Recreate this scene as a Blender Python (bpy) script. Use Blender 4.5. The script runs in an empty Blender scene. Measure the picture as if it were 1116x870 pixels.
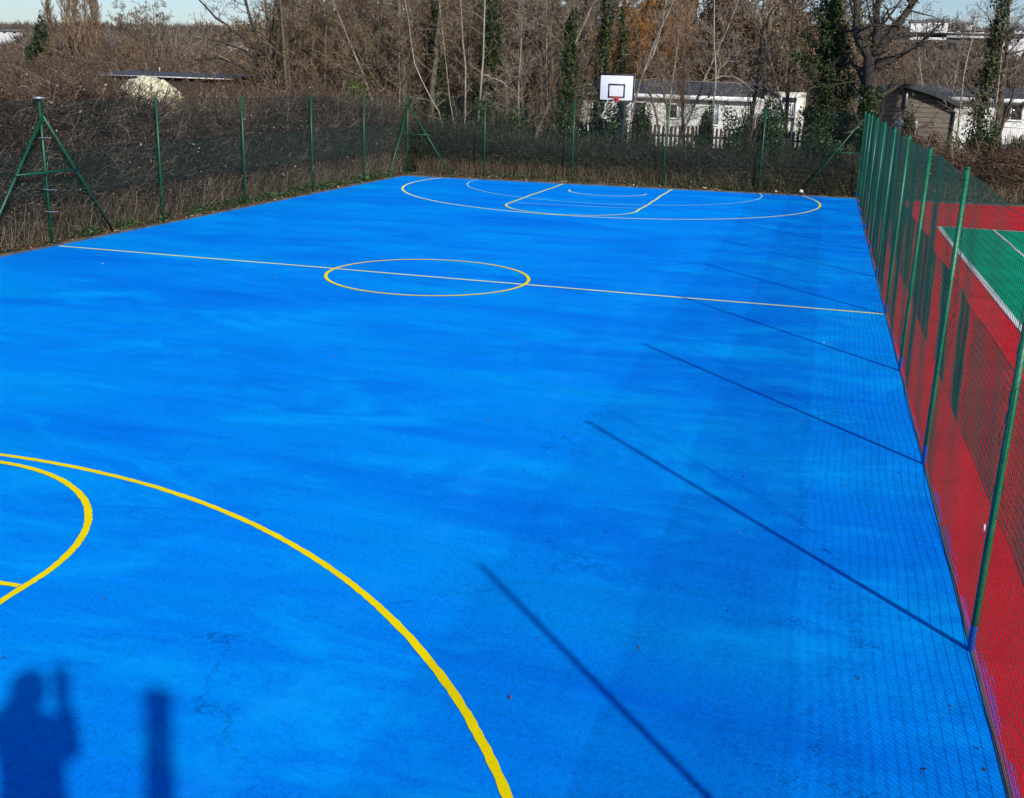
import bpy, bmesh, math, random
import numpy as np
from mathutils import Vector, Matrix
rnd = random.Random(7)
RS = np.random.RandomState(11)
PI = math.pi
S = bpy.context.scene
COL = S.collection

# ------------------------------------------------------------------ camera
F, YAW, PIT, ROLL = 1161.04, -0.26917, 0.29099, 0.03215
CAM = np.array([6.5256, -17.7298, 3.4080])
cyw, syw = math.cos(YAW), math.sin(YAW)
FW = np.array([syw*math.cos(PIT), cyw*math.cos(PIT), -math.sin(PIT)])
_r = np.array([cyw, -syw, 0.0]); _u = np.cross(_r, FW)
RT = _r*math.cos(ROLL)+_u*math.sin(ROLL); UP = _u*math.cos(ROLL)-_r*math.sin(ROLL)

def at(px, py, Y):
    """world X, Z of the point of the photograph (px, py) that lies at depth Y"""
    d = FW+RT*(px-558)/F-UP*(py-435)/F
    t = (Y-CAM[1])/d[1]
    p = CAM+t*d
    return float(p[0]), float(p[2])

cd = bpy.data.cameras.new('camera'); cam = bpy.data.objects.new('camera', cd); COL.objects.link(cam)
cd.sensor_fit = 'HORIZONTAL'; cd.sensor_width = 36.0; cd.lens = 36.0*F/1116.0
cd.clip_start = 0.05; cd.clip_end = 5000
M = Matrix(((RT[0], UP[0], -FW[0], CAM[0]), (RT[1], UP[1], -FW[1], CAM[1]), (RT[2], UP[2], -FW[2], CAM[2]), (0, 0, 0, 1)))
cam.matrix_world = M
S.camera = cam

# ------------------------------------------------------------------ light
SUNV = Vector((3.27, -3.75, 2.743)).normalized()
EL = math.asin(SUNV.z)
w = bpy.data.worlds.new('World'); S.world = w; w.use_nodes = True
nt = w.node_tree; nt.nodes.clear()
sky = nt.nodes.new('ShaderNodeTexSky'); sky.sky_type = 'NISHITA'; sky.sun_disc = False
sky.sun_elevation = EL; sky.sun_rotation = math.atan2(SUNV.x, SUNV.y)
sky.air_density = 1.1; sky.dust_density = 0.6; sky.ozone_density = 1.6
bg = nt.nodes.new('ShaderNodeBackground'); bg.inputs[1].default_value = 0.10
wo = nt.nodes.new('ShaderNodeOutputWorld')
skm = nt.nodes.new('ShaderNodeMix'); skm.data_type = 'RGBA'; skm.blend_type = 'MULTIPLY'
skm.inputs[0].default_value = 1.0; skm.inputs[7].default_value = (0.80, 0.92, 1.22, 1)
nt.links.new(sky.outputs[0], skm.inputs[6]); nt.links.new(skm.outputs[2], bg.inputs[0]); nt.links.new(bg.outputs[0], wo.inputs[0])
sl = bpy.data.lights.new('sun', 'SUN'); sun = bpy.data.objects.new('sun', sl); COL.objects.link(sun)
sl.energy = 5.0; sl.angle = math.radians(0.85); sl.color = (1.0, 0.95, 0.87)
sun.rotation_euler = SUNV.to_track_quat('Z', 'Y').to_euler(); sun.location = (20, -25, 30)
S.view_settings.view_transform = 'Standard'; S.view_settings.look = 'None'
S.view_settings.exposure = 0; S.view_settings.gamma = 1
S.cycles.max_bounces = 5; S.cycles.diffuse_bounces = 2; S.cycles.glossy_bounces = 2
S.cycles.transmission_bounces = 2; S.cycles.transparent_max_bounces = 6

# ------------------------------------------------------------------ materials
class NT:
    def __init__(s, name):
        s.m = bpy.data.materials.new(name); s.m.use_nodes = True
        s.t = s.m.node_tree; s.n = s.t.nodes; s.b = s.n['Principled BSDF']
        s.b.inputs['Roughness'].default_value = 0.8
    def new(s, k, **kw):
        n = s.n.new(k)
        for a, v in kw.items(): setattr(n, a, v)
        return n
    def lk(s, a, b): s.t.links.new(a, b)
    def coord(s): 
        return s.new('ShaderNodeTexCoord').outputs['Object']
    def mapping(s, vec, scale=(1, 1, 1), loc=(0, 0, 0), rot=(0, 0, 0)):
        n = s.new('ShaderNodeMapping'); n.inputs['Scale'].default_value = scale
        n.inputs['Location'].default_value = loc; n.inputs['Rotation'].default_value = rot
        s.lk(vec, n.inputs['Vector']); return n.outputs[0]
    def noise(s, vec, scale, detail=4, rough=0.6, dist=0.0):
        n = s.new('ShaderNodeTexNoise'); n.inputs['Scale'].default_value = scale
        n.inputs['Detail'].default_value = detail; n.inputs['Roughness'].default_value = rough
        n.inputs['Distortion'].default_value = dist
        if vec: s.lk(vec, n.inputs['Vector'])
        return n.outputs['Fac']
    def ramp(s, fac, stops):
        n = s.new('ShaderNodeValToRGB'); e = n.color_ramp.elements
        while len(e) < len(stops): e.new(0.5)
        for i, (p, c) in enumerate(stops):
            e[i].position = p; e[i].color = (c, c, c, 1) if isinstance(c, (int, float)) else (*c, 1)
        s.lk(fac, n.inputs[0]); return n.outputs[0]
    def mix(s, fac, a, b, mode='MIX'):
        n = s.new('ShaderNodeMix', data_type='RGBA', blend_type=mode)
        for i, v in ((0, fac), (6, a), (7, b)):
            if isinstance(v, (int, float)): n.inputs[i].default_value = v
            elif isinstance(v, tuple): n.inputs[i].default_value = (*v, 1)
            else: s.lk(v, n.inputs[i])
        return n.outputs[2]
    def math(s, op, a, b=None, c=None, clamp=False):
        n = s.new('ShaderNodeMath', operation=op, use_clamp=clamp)
        for i, v in enumerate((a, b, c)):
            if v is None: continue
            if isinstance(v, (int, float)): n.inputs[i].default_value = v
            else: s.lk(v, n.inputs[i])
        return n.outputs[0]
    def bump(s, h, strength, dist=0.01):
        n = s.new('ShaderNodeBump'); n.inputs['Strength'].default_value = strength
        n.inputs['Distance'].default_value = dist; s.lk(h, n.inputs['Height'])
        s.lk(n.outputs[0], s.b.inputs['Normal'])
    def col(s, c):
        if isinstance(c, tuple): s.b.inputs['Base Color'].default_value = (*c, 1)
        else: s.lk(c, s.b.inputs['Base Color'])
        return s

def simple(name, c, rough=0.7, var=0.25, scale=6.0, metal=0.0, bump=0.0, c2=None):
    k = NT(name); v = k.coord()
    f = k.noise(v, scale, 5, 0.65)
    d = tuple(x*(1-var) for x in c) if c2 is None else c2
    k.col(k.ramp(f, [(0.3, d), (0.68, c)]))
    k.b.inputs['Roughness'].default_value = rough; k.b.inputs['Metallic'].default_value = metal
    if bump: k.bump(k.noise(v, scale*6, 4), bump, 0.01)
    return k.m

def island(name, stops, rough=0.85, noise_scale=0.0, dark=0.6, trans=0.0):
    """colour chosen per twig / per leaf, modulated by a soft clump noise"""
    k = NT(name); g = k.new('ShaderNodeNewGeometry')
    c = k.ramp(g.outputs['Random Per Island'], stops)
    if noise_scale:
        f = k.noise(k.coord(), noise_scale, 3, 0.6)
        c = k.mix(1.0, c, k.ramp(f, [(0.35, dark), (0.62, 1.0)]), 'MULTIPLY')
    k.col(c); k.b.inputs['Roughness'].default_value = rough
    k.b.inputs['Specular IOR Level'].default_value = 0.25
    return k.m

MAT = {}
def court_mat(name, base, light, dark, seedloc, red=False):
    k = NT(name); v = k.coord()
    wv = k.mapping(v, (0.22, 0.75, 1), seedloc)
    big = k.noise(wv, 0.9, 5, 0.6, 0.6)
    c = k.ramp(big, [(0.30, dark), (0.5, base), (0.70, light)])
    # roller streaks
    st = k.noise(k.mapping(v, (0.35, 2.6, 1), (3, 9, 0), (0, 0, 0.06)), 1.6, 5, 0.7, 0.4)
    c = k.mix(0.20, c, k.ramp(st, [(0.32, 0.5), (0.66, 1.15)]), 'MULTIPLY')
    # worn dirt patches
    pt = k.noise(v, 0.55, 6, 0.72, 0.3)
    fine = k.noise(v, 42, 4, 0.75)
    dm = k.math('MULTIPLY', k.ramp(pt, [(0.46, 0.0), (0.68, 1.0)]), k.ramp(fine, [(0.42, 0.0), (0.62, 1.0)]))
    c = k.mix(k.math('MULTIPLY', dm, 0.34), c, tuple(x*0.42 for x in dark))
    # grain of the macadam
    gr = k.noise(v, 95, 3, 0.75)
    c = k.mix(0.9, c, k.ramp(gr, [(0.30, 0.45), (0.46, 0.92), (0.75, 1.10)]), 'MULTIPLY')
    c = k.mix(0.55, c, k.ramp(k.noise(v, 26, 5, 0.8), [(0.36, 0.50), (0.5, 1.0)]), 'MULTIPLY')
    # cracks
    dv = k.new('ShaderNodeVectorMath', operation='ADD')
    nn = k.new('ShaderNodeTexNoise'); nn.inputs['Scale'].default_value = 1.3; nn.inputs['Detail'].default_value = 6; nn.inputs['Roughness'].default_value = 0.7
    k.lk(v, nn.inputs['Vector']); k.lk(v, dv.inputs[0]); k.lk(nn.outputs['Color'], dv.inputs[1])
    vo = k.new('ShaderNodeTexVoronoi', feature='DISTANCE_TO_EDGE'); vo.inputs['Scale'].default_value = 0.42
    k.lk(dv.outputs[0], vo.inputs['Vector'])
    cr = k.ramp(vo.outputs['Distance'], [(0.0, 1.0), (0.0045, 0.0)])
    cm = k.ramp(k.noise(v, 0.8, 3, 0.6), [(0.5, 0.0), (0.6, 1.0)])
    crk = k.math('MULTIPLY', k.math('MULTIPLY', cr, cm), k.ramp(fine, [(0.38, 0.1), (0.55, 1.0)]))
    c = k.mix(k.math('MULTIPLY', crk, 0.62), c, tuple(x*0.2 for x in dark))
    return k, v, c, fine, gr, crk

k, v, c, fine, gr, crk = court_mat('blue_court_paint', (0.0, 0.285, 1.0), (0.0, 0.36, 1.0), (0.0, 0.20, 0.90), (0, 0, 0))
sx = k.new('ShaderNodeSeparateXYZ'); k.lk(v, sx.inputs[0])
# dirtier along the fence on the right
edge = k.math('MULTIPLY_ADD', sx.outputs[0], 0.22, -0.75, clamp=True)
dd = k.noise(k.mapping(v, (2.2, 0.5, 1)), 1.4, 6, 0.75, 0.5)
dirt = k.math('MULTIPLY', edge, k.ramp(dd, [(0.42, 0.0), (0.66, 1.0)]))
dirt = k.math('MULTIPLY', dirt, k.ramp(k.noise(v, 17, 6, 0.85), [(0.44, 0.1), (0.60, 1.0)]))
c = k.mix(k.math('MULTIPLY', dirt, 0.72), c, (0.002, 0.07, 0.36))
wpt = k.noise(k.mapping(v, (0.5, 1.1, 1), (4, 4, 0)), 0.8, 7, 0.72, 0.8)
c = k.mix(k.math('MULTIPLY', k.ramp(wpt, [(0.52, 0.0), (0.66, 1.0)]), 0.45), c, (0.0, 0.46, 1.0))
# lighter brush lap line where two passes of paint meet
lap = k.math('ABSOLUTE', k.math('SUBTRACT', k.math('MULTIPLY_ADD', k.noise(v, 0.7, 3), 0.5, sx.outputs[0]), 4.15))
lapm = k.math('MULTIPLY', k.ramp(lap, [(0.0, 1.0), (0.22, 0.0)]), k.ramp(k.noise(v, 2.2, 4), [(0.44, 0.0), (0.6, 1.0)]))
c = k.mix(k.math('MULTIPLY', lapm, 0.3), c, (0.01, 0.33, 1.0))
k.col(c); k.b.inputs['Roughness'].default_value = 0.8; k.b.inputs['Specular IOR Level'].default_value = 0.02
h = k.math('SUBTRACT', k.math('ADD', gr, k.math('MULTIPLY', fine, 0.8)), k.math('MULTIPLY', crk, 2.5))
k.bump(h, 0.42, 0.008)
MAT['blue'] = k.m

k, v, c, fine, gr, crk = court_mat('red_court_paint', (0.86, 0.003, 0.018), (0.95, 0.008, 0.03), (0.66, 0.003, 0.016), (5, 2, 0))
sx = k.new('ShaderNodeSeparateXYZ'); k.lk(v, sx.inputs[0])
# blue paint that ran under the fence
ov = k.math('MULTIPLY_ADD', k.noise(k.mapping(v, (9, 0.9, 1)), 1.3, 6, 0.75), 0.44, 7.60)
ovm = k.math('GREATER_THAN', ov, sx.outputs[0])
c = k.mix(k.math('MULTIPLY', ovm, k.ramp(fine, [(0.35, 0.2), (0.6, 0.8)])), c, (0.06, 0.10, 0.58))
k.col(c); k.b.inputs['Specular IOR Level'].default_value = 0.03
k.bump(k.math('ADD', gr, fine), 0.4, 0.008)
MAT['red'] = k.m
k, v, c, fine, gr, crk = court_mat('green_court_paint', (0.0, 0.40, 0.20), (0.0, 0.46, 0.24), (0.0, 0.32, 0.16), (2, 8, 0))
k.col(c); k.b.inputs['Specular IOR Level'].default_value = 0.03; k.bump(k.math('ADD', gr, fine), 0.4, 0.008); MAT['green'] = k.m

def line_mat(name, c, worn=0.45):
    k = NT(name); v = k.coord()
    f = k.noise(v, 60, 4, 0.75); g = k.noise(v, 3.0, 4, 0.7)
    cc = k.mix(k.ramp(g, [(0.35, 0.0), (0.75, worn)]), c, tuple(x*0.72 for x in c))
    cc = k.mix(k.ramp(f, [(0.28, 0.3), (0.38, 0.0)]), cc, (0.05, 0.2, 0.3))
    k.col(cc); k.b.inputs['Roughness'].default_value = 0.7; k.b.inputs['Specular IOR Level'].default_value = 0.15
    k.b.inputs['Specular IOR Level'].default_value = 0.03; k.bump(f, 0.3, 0.006); return k.m
MAT['yellow'] = line_mat('yellow_line_paint', (0.98, 0.78, 0.0))
MAT['palel'] = line_mat('pale_yellow_line_paint', (0.92, 0.92, 0.20))
MAT['cyan'] = line_mat('pale_blue_line_paint', (0.30, 0.70, 0.86))
MAT['whitel'] = line_mat('white_line_paint', (0.8, 0.8, 0.78))
MAT['earth'] = simple('earth', (0.085, 0.075, 0.045), 0.95, 0.5, 1.2, bump=0.6, c2=(0.035, 0.04, 0.02))
MAT['kerb'] = simple('kerb_concrete', (0.10, 0.095, 0.085), 0.9, 0.5, 4, bump=0.4)
MAT['concrete'] = simple('terrace_concrete', (0.30, 0.29, 0.27), 0.9, 0.3, 2, bump=0.3)

def post_mat():
    k = NT('green_post_paint'); v = k.coord()
    s = k.new('ShaderNodeSeparateXYZ'); k.lk(v, s.inputs[0])
    f = k.noise(v, 9, 5, 0.7)
    c = k.ramp(f, [(0.3, (0.003, 0.11, 0.048)), (0.7, (0.006, 0.18, 0.08))])
    rust = k.ramp(k.noise(v, 22, 4, 0.7), [(0.66, 0.0), (0.74, 0.8)])
    c = k.mix(rust, c, (0.10, 0.05, 0.02))
    lim = k.math('MULTIPLY_ADD', k.noise(v, 7, 3), 0.16, 0.10)
    c = k.mix(k.math('LESS_THAN', s.outputs[2], lim), c, (0.005, 0.15, 0.50))
    k.col(c); k.b.inputs['Roughness'].default_value = 0.45; return k.m
MAT['post'] = post_mat()
MAT['postplain'] = simple('green_gloss_paint', (0.003, 0.085, 0.038), 0.45, 0.45, 9)
MAT['wire'] = simple('green_coated_wire', (0.002, 0.066, 0.044), 0.45, 0.35, 3)
MAT['wirefar'] = simple('weathered_green_wire', (0.002, 0.042, 0.032), 0.6, 0.4, 3)
MAT['wiredark'] = simple('dark_green_wire', (0.001, 0.022, 0.018), 0.5, 0.3, 3)
MAT['steel'] = simple('galvanised_steel', (0.42, 0.43, 0.43), 0.45, 0.35, 12, metal=0.5)
MAT['black'] = simple('dark_blue_steel', (0.010, 0.016, 0.028), 0.5, 0.4, 6)
MAT['board'] = simple('white_backboard', (0.74, 0.75, 0.76), 0.55, 0.18, 5)
MAT['boardblack'] = simple('black_trim_paint', (0.015, 0.016, 0.02), 0.5, 0.3, 5)
MAT['rim'] = simple('orange_red_rim', (0.62, 0.06, 0.02), 0.45, 0.3, 10)
MAT['net'] = simple('white_nylon', (0.7, 0.7, 0.68), 0.8, 0.3, 10)
MAT['ball'] = simple('basketball_rubber', (0.36, 0.15, 0.06), 0.7, 0.3, 20)
MAT['litter'] = simple('white_plastic', (0.75, 0.75, 0.72), 0.6, 0.2, 8)
MAT['dark'] = simple('thicket_core_shade', (0.016, 0.013, 0.009), 1.0, 0.5, 3)  # near-black colour standing in for the shade inside the thickets
MAT['bramble'] = island('bramble_stems', [(0, (0.022, 0.011, 0.007)), (0.35, (0.075, 0.042, 0.027)), (0.7, (0.175, 0.112, 0.074)), (0.93, (0.34, 0.26, 0.18)), (1, (0.46, 0.40, 0.32))], noise_scale=0.9, dark=0.45)  # highlight and shadow contrast put into the spread of stem tones
MAT['deadleaf'] = island('dead_leaves', [(0, (0.05, 0.028, 0.018)), (0.45, (0.13, 0.062, 0.034)), (0.72, (0.085, 0.085, 0.028)), (0.92, (0.18, 0.12, 0.07)), (1, (0.6, 0.55, 0.45))], noise_scale=0.8, dark=0.45)
MAT['weed'] = island('weed_leaves', [(0, (0.022, 0.05, 0.015)), (0.5, (0.05, 0.10, 0.03)), (1, (0.12, 0.17, 0.06))], noise_scale=1.5, dark=0.4)
MAT['ivy'] = island('ivy_leaves', [(0, (0.010, 0.026, 0.008)), (0.5, (0.026, 0.055, 0.014)), (0.85, (0.055, 0.095, 0.024)), (1, (0.13, 0.17, 0.05))], rough=0.5, noise_scale=1.3, dark=0.4)
MAT['laurel'] = island('laurel_leaves', [(0, (0.016, 0.045, 0.01)), (0.5, (0.04, 0.095, 0.018)), (1, (0.13, 0.21, 0.04))], rough=0.45, noise_scale=2, dark=0.4)
MAT['conifer'] = island('conifer_needles', [(0, (0.010, 0.028, 0.012)), (1, (0.035, 0.06, 0.025))], noise_scale=1.0, dark=0.5)

def bark(name, lo, hi, pale=False):
    k = NT(name); v = k.coord()
    f = k.noise(k.mapping(v, (3, 3, 0.7)), 4, 6, 0.7)
    c = k.ramp(f, [(0.32, lo), (0.66, hi)])
    if pale:
        b = k.noise(k.mapping(v, (1, 1, 6)), 2.2, 4, 0.7)
        c = k.mix(k.ramp(b, [(0.58, 0.0), (0.66, 0.75)]), c, (0.07, 0.055, 0.04))
    k.col(c); k.b.inputs['Roughness'].default_value = 0.9
    k.bump(f, 0.8, 0.03); return k.m
MAT['bark'] = bark('brown_bark', (0.045, 0.032, 0.022), (0.15, 0.115, 0.08))
MAT['barkdark'] = bark('dark_bark', (0.012, 0.010, 0.008), (0.060, 0.047, 0.034))
MAT['barkpale'] = bark('pale_bark', (0.15, 0.13, 0.10), (0.38, 0.34, 0.27), True)
MAT['barkgreen'] = bark('mossy_bark', (0.05, 0.048, 0.025), (0.17, 0.14, 0.085))
MAT['twig'] = island('brown_twigs', [(0, (0.028, 0.019, 0.014)), (0.5, (0.125, 0.087, 0.055)), (0.85, (0.30, 0.225, 0.15)), (1, (0.52, 0.43, 0.31))])  # wide tone range paints sunlit twigs and dark gaps into the crowns
MAT['twigdark'] = island('dark_twigs', [(0, (0.014, 0.011, 0.008)), (0.6, (0.05, 0.038, 0.028)), (1, (0.17, 0.135, 0.10))])
MAT['twigpale'] = island('pale_twigs', [(0, (0.12, 0.09, 0.065)), (0.6, (0.25, 0.20, 0.15)), (1, (0.42, 0.37, 0.30))])
MAT['twigred'] = island('russet_twigs', [(0, (0.032, 0.018, 0.012)), (0.5, (0.145, 0.094, 0.057)), (1, (0.40, 0.28, 0.17))])
MAT['willow'] = island('golden_willow_twigs', [(0, (0.13, 0.055, 0.016)), (0.5, (0.30, 0.14, 0.04)), (1, (0.42, 0.22, 0.075))])
MAT['farwood'] = island('far_twigs', [(0, (0.085, 0.068, 0.055)), (0.5, (0.14, 0.112, 0.09)), (0.85, (0.20, 0.155, 0.12)), (1, (0.10, 0.11, 0.07))], noise_scale=0.12, dark=0.5)
MAT['hill'] = simple('woodland_floor', (0.12, 0.095, 0.068), 1.0, 0.5, 0.06, c2=(0.06, 0.052, 0.04))
MAT['cream'] = simple('cream_caravan_wall', (0.66, 0.62, 0.53), 0.6, 0.12, 1.5)
MAT['white'] = simple('white_caravan_wall', (0.78, 0.77, 0.73), 0.6, 0.12, 1.5)
MAT['trim'] = simple('white_trim', (0.8, 0.8, 0.8), 0.5, 0.1, 3)
MAT['slate'] = simple('slate_roof', (0.055, 0.062, 0.078), 0.7, 0.4, 2.0, bump=0.3)
MAT['glass'] = simple('dark_window_glass', (0.02, 0.025, 0.03), 0.12, 0.4, 1.0)
MAT['blueglass'] = simple('curtained_window_glass', (0.30, 0.36, 0.42), 0.2, 0.6, 3.0)
MAT['doorgrey'] = simple('grey_metal_door', (0.42, 0.43, 0.42), 0.6, 0.3, 3)
def board_mat(name, lo, hi, n, axis=2):
    k = NT(name); v = k.coord(); s = k.new('ShaderNodeSeparateXYZ'); k.lk(v, s.inputs[0])
    f = k.math('FRACT', k.math('MULTIPLY', s.outputs[axis], n))
    c = k.ramp(k.noise(k.mapping(v, (1.2, 1.2, 14)), 2, 5, 0.7), [(0.3, lo), (0.7, hi)])
    c = k.mix(k.ramp(f, [(0.0, 0.95), (0.26, 0.0)]), c, tuple(x*0.2 for x in lo))
    k.col(c); k.bump(f, 0.5, 0.02); return k.m
MAT['clad'] = board_mat('weathered_timber_cladding', (0.11, 0.085, 0.066), (0.225, 0.185, 0.15), 5.6)
MAT['picket'] = simple('dark_stained_timber', (0.05, 0.033, 0.023), 0.85, 0.5, 3, c2=(0.03, 0.02, 0.014))
MAT['stucco'] = simple('tarpaulin', (0.82, 0.78, 0.62), 0.7, 0.3, 1.6, c2=(0.50, 0.46, 0.24))
MAT['felt'] = simple('green_edged_roof_felt', (0.035, 0.048, 0.05), 0.7, 0.4, 4, bump=0.3)
MAT['farwhite'] = simple('far_white_render', (0.70, 0.70, 0.70), 0.8, 0.15, 0.3)
MAT['farroof'] = simple('far_roof_tiles', (0.16, 0.15, 0.16), 0.9, 0.3, 0.3)
MAT['skin'] = simple('skin', (0.55, 0.33, 0.24), 0.5, 0.1, 8)
MAT['jacket'] = simple('navy_jacket', (0.02, 0.03, 0.06), 0.85, 0.3, 12)
MAT['hair'] = simple('brown_hair', (0.05, 0.03, 0.02), 0.7, 0.4, 30)
MAT['trousers'] = simple('dark_trousers', (0.03, 0.03, 0.035), 0.9, 0.3, 12)

# ------------------------------------------------------------------ object helpers
def link(name, me, mat, parent=None):
    o = bpy.data.objects.new(name, me); COL.objects.link(o)
    if mat is not None: me.materials.append(mat)
    if parent is not None: o.parent = parent
    return o
def tag(o, label=None, cat=None, group=None, kind=None):
    if label: o['label'] = label
    if cat: o['category'] = cat
    if group: o['group'] = group
    if kind: o['kind'] = kind
    return o
def empty(name, loc, label, cat, group=None, rz=0):
    o = bpy.data.objects.new(name, None); COL.objects.link(o); o.location = loc; o.rotation_euler.z = rz
    o.empty_display_size = 0.2
    return tag(o, label, cat, group)
def np_mesh(name, V, Q, smooth=False):
    me = bpy.data.meshes.new(name)
    V = np.asarray(V, dtype=np.float32); Q = np.asarray(Q, dtype=np.int32)
    n = Q.shape[1]
    me.vertices.add(len(V)); me.vertices.foreach_set('co', V.ravel())
    me.loops.add(Q.size); me.loops.foreach_set('vertex_index', Q.ravel())
    me.polygons.add(len(Q)); me.polygons.foreach_set('loop_start', np.arange(0, Q.size, n, dtype=np.int32))
    me.polygons.foreach_set('loop_total', np.full(len(Q), n, dtype=np.int32))
    if smooth: me.polygons.foreach_set('use_smooth', np.ones(len(Q), dtype=bool))
    me.update(calc_edges=True); return me
def tubes(P, R, sides=3):
    """P (N,K,3) centre lines, R (N,K) radii -> verts, quads"""
    P = np.asarray(P, float); R = np.asarray(R, float); N, K, _ = P.shape
    T = np.gradient(P, axis=1); T /= np.linalg.norm(T, axis=2, keepdims=True)+1e-9
    ref = np.where(np.abs(T[:, :, 2:3]) > 0.9, np.array([1.0, 0.13, 0.0]), np.array([0.0, 0.0, 1.0]))
    # one reference per tube keeps the rings from flipping
    ref = np.repeat(ref[:, :1], K, axis=1)
    A = np.cross(T, ref); A /= np.linalg.norm(A, axis=2, keepdims=True)+1e-9
    B = np.cross(T, A)
    a = np.arange(sides)*2*PI/sides
    V = P[:, :, None, :]+R[:, :, None, None]*(np.cos(a)[None, None, :, None]*A[:, :, None, :]+np.sin(a)[None, None, :, None]*B[:, :, None, :])
    idx = np.arange(N*K*sides).reshape(N, K, sides)
    q = np.stack([idx[:, :-1, :], np.roll(idx, -1, 2)[:, :-1, :], np.roll(idx, -1, 2)[:, 1:, :], idx[:, 1:, :]], -1)
    return V.reshape(-1, 3), q.reshape(-1, 4)
def join(parts):
    V = []; Q = []; o = 0
    for v_, q_ in parts:
        V.append(v_); Q.append(np.asarray(q_)+o); o += len(v_)
    return np.concatenate(V), np.concatenate(Q)
def box_vq(x0, x1, y0, y1, z0, z1):
    V = [(x0, y0, z0), (x1, y0, z0), (x1, y1, z0), (x0, y1, z0), (x0, y0, z1), (x1, y0, z1), (x1, y1, z1), (x0, y1, z1)]
    return np.array(V, float), np.array([(0, 3, 2, 1), (4, 5, 6, 7), (0, 1, 5, 4), (1, 2, 6, 5), (2, 3, 7, 6), (3, 0, 4, 7)])
def boxes(name, lst, mat, parent=None, bevel=0.0):
    V, Q = join([box_vq(*b) for b in lst])
    o = link(name, np_mesh(name, V, Q), mat, parent)
    if bevel:
        m = o.modifiers.new('bevel', 'BEVEL'); m.width = bevel; m.segments = 2; m.limit_method = 'ANGLE'
    return o
def tube_obj(name, lines, r, mat, parent=None, sides=10, caps=True):
    parts = []
    for L in lines:
        L = np.array(L, float)[None]
        rr = np.full(L.shape[:2], r) if not isinstance(r, (list, tuple)) else np.array([r], float)
        v_, q_ = tubes(L, rr, sides); parts.append((v_, q_))
        if caps:
            for kk, e in ((0, L[0, 0]), (L.shape[1]-1, L[0, -1])):
                ring = v_[kk*sides:(kk+1)*sides]
                vv = np.concatenate([ring, e[None]])
                qq = np.array([(i, (i+1) % sides, sides, sides) for i in range(sides)])
                parts.append((vv, qq))
    V, Q = join(parts)
    bm = bmesh.new(); vs = [bm.verts.new(x) for x in V]
    for q in Q:
        ids = list(dict.fromkeys(int(i) for i in q))
        try: bm.faces.new([vs[i] for i in ids])
        except ValueError: pass
    bmesh.ops.remove_doubles(bm, verts=bm.verts, dist=1e-5)
    bmesh.ops.recalc_face_normals(bm, faces=bm.faces)
    for f in bm.faces: f.smooth = len(f.verts) == 4
    me = bpy.data.meshes.new(name); bm.to_mesh(me); bm.free()
    return link(name, me, mat, parent)
def leaves(C, size, rs, up=0.0, aspect=0.6):
    """rhombus leaves at centres C"""
    N = len(C); d = rs.normal(size=(N, 3)); d /= np.linalg.norm(d, axis=1, keepdims=True)
    n = rs.normal(size=(N, 3)); n[:, 2] += up
    e = np.cross(d, n); e /= np.linalg.norm(e, axis=1, keepdims=True)+1e-9
    s = (size*rs.uniform(0.6, 1.35, N))[:, None]
    V = np.stack([C-d*s*0.5, C+e*s*aspect*0.5, C+d*s*0.5, C-e*s*aspect*0.5], 1)
    return V.reshape(-1, 3), np.arange(4*N).reshape(N, 4)

# ------------------------------------------------------------------ ground and courts
def sstep(a, b, x):
    t = np.clip((x-a)/(b-a), 0, 1); return t*t*(3-2*t)
def terrain(x, y):
    crest = 14.5+np.clip((x+380)/445, -0.3, 1.4)*4.5
    z = crest*sstep(70, 420, y)+crest*0.12*np.sin(x*0.013+1)*sstep(150, 400, y)
    z = z+1.2*np.sin(x*0.05)*np.cos(y*0.04)*sstep(60, 140, y)
    return z-0.03
xs = np.concatenate([np.linspace(-1800, -200, 30), np.linspace(-190, 120, 80), np.linspace(130, 1500, 26)])
ys = np.concatenate([np.linspace(-600, -40, 10), np.linspace(-30, 60, 12), np.linspace(65, 500, 60), np.linspace(520, 3000, 20)])
X, Y = np.meshgrid(xs, ys)
Z = terrain(X, Y)
V = np.stack([X, Y, Z], -1).reshape(-1, 3)
nx, ny = len(xs), len(ys); I = np.arange(nx*ny).reshape(ny, nx)
Q = np.stack([I[:-1, :-1], I[:-1, 1:], I[1:, 1:], I[1:, :-1]], -1).reshape(-1, 4)
near = (V[Q].mean(1)[:, 1] < 70)
tag(link('ground', np_mesh('ground', V, Q[near]), MAT['earth']), kind='structure')
tag(link('hills', np_mesh('hills', V, Q[~near], True), MAT['hill']), kind='structure')

def sheet(name, pts, z, mat):
    me = bpy.data.meshes.new(name); me.from_pydata([(x, y, z) for x, y in pts], [], [tuple(range(len(pts)))])
    return tag(link(name, me, mat), kind='structure')
BX0, BX1 = -7.76, 7.79
sheet('joint', [(7.780, -19.0), (7.803, -19.0), (7.803, 19.6), (7.780, 19.6)], 0.006, MAT['kerb'])
sheet('blue_court', [(BX0, -19.0), (BX1, -19.0), (BX1, 19.65), (BX0, 18.5)], 0.0, MAT['blue'])
sheet('red_court', [(BX1+0.002, -19.0), (27, -19.0), (27, 21.4), (BX1+0.002, 19.62)], 0.0, MAT['red'])
sheet('green_court', [(9.72, -10.9), (20.69, -10.9), (20.69, 12.95), (9.72, 12.95)], 0.004, MAT['green'])

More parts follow.
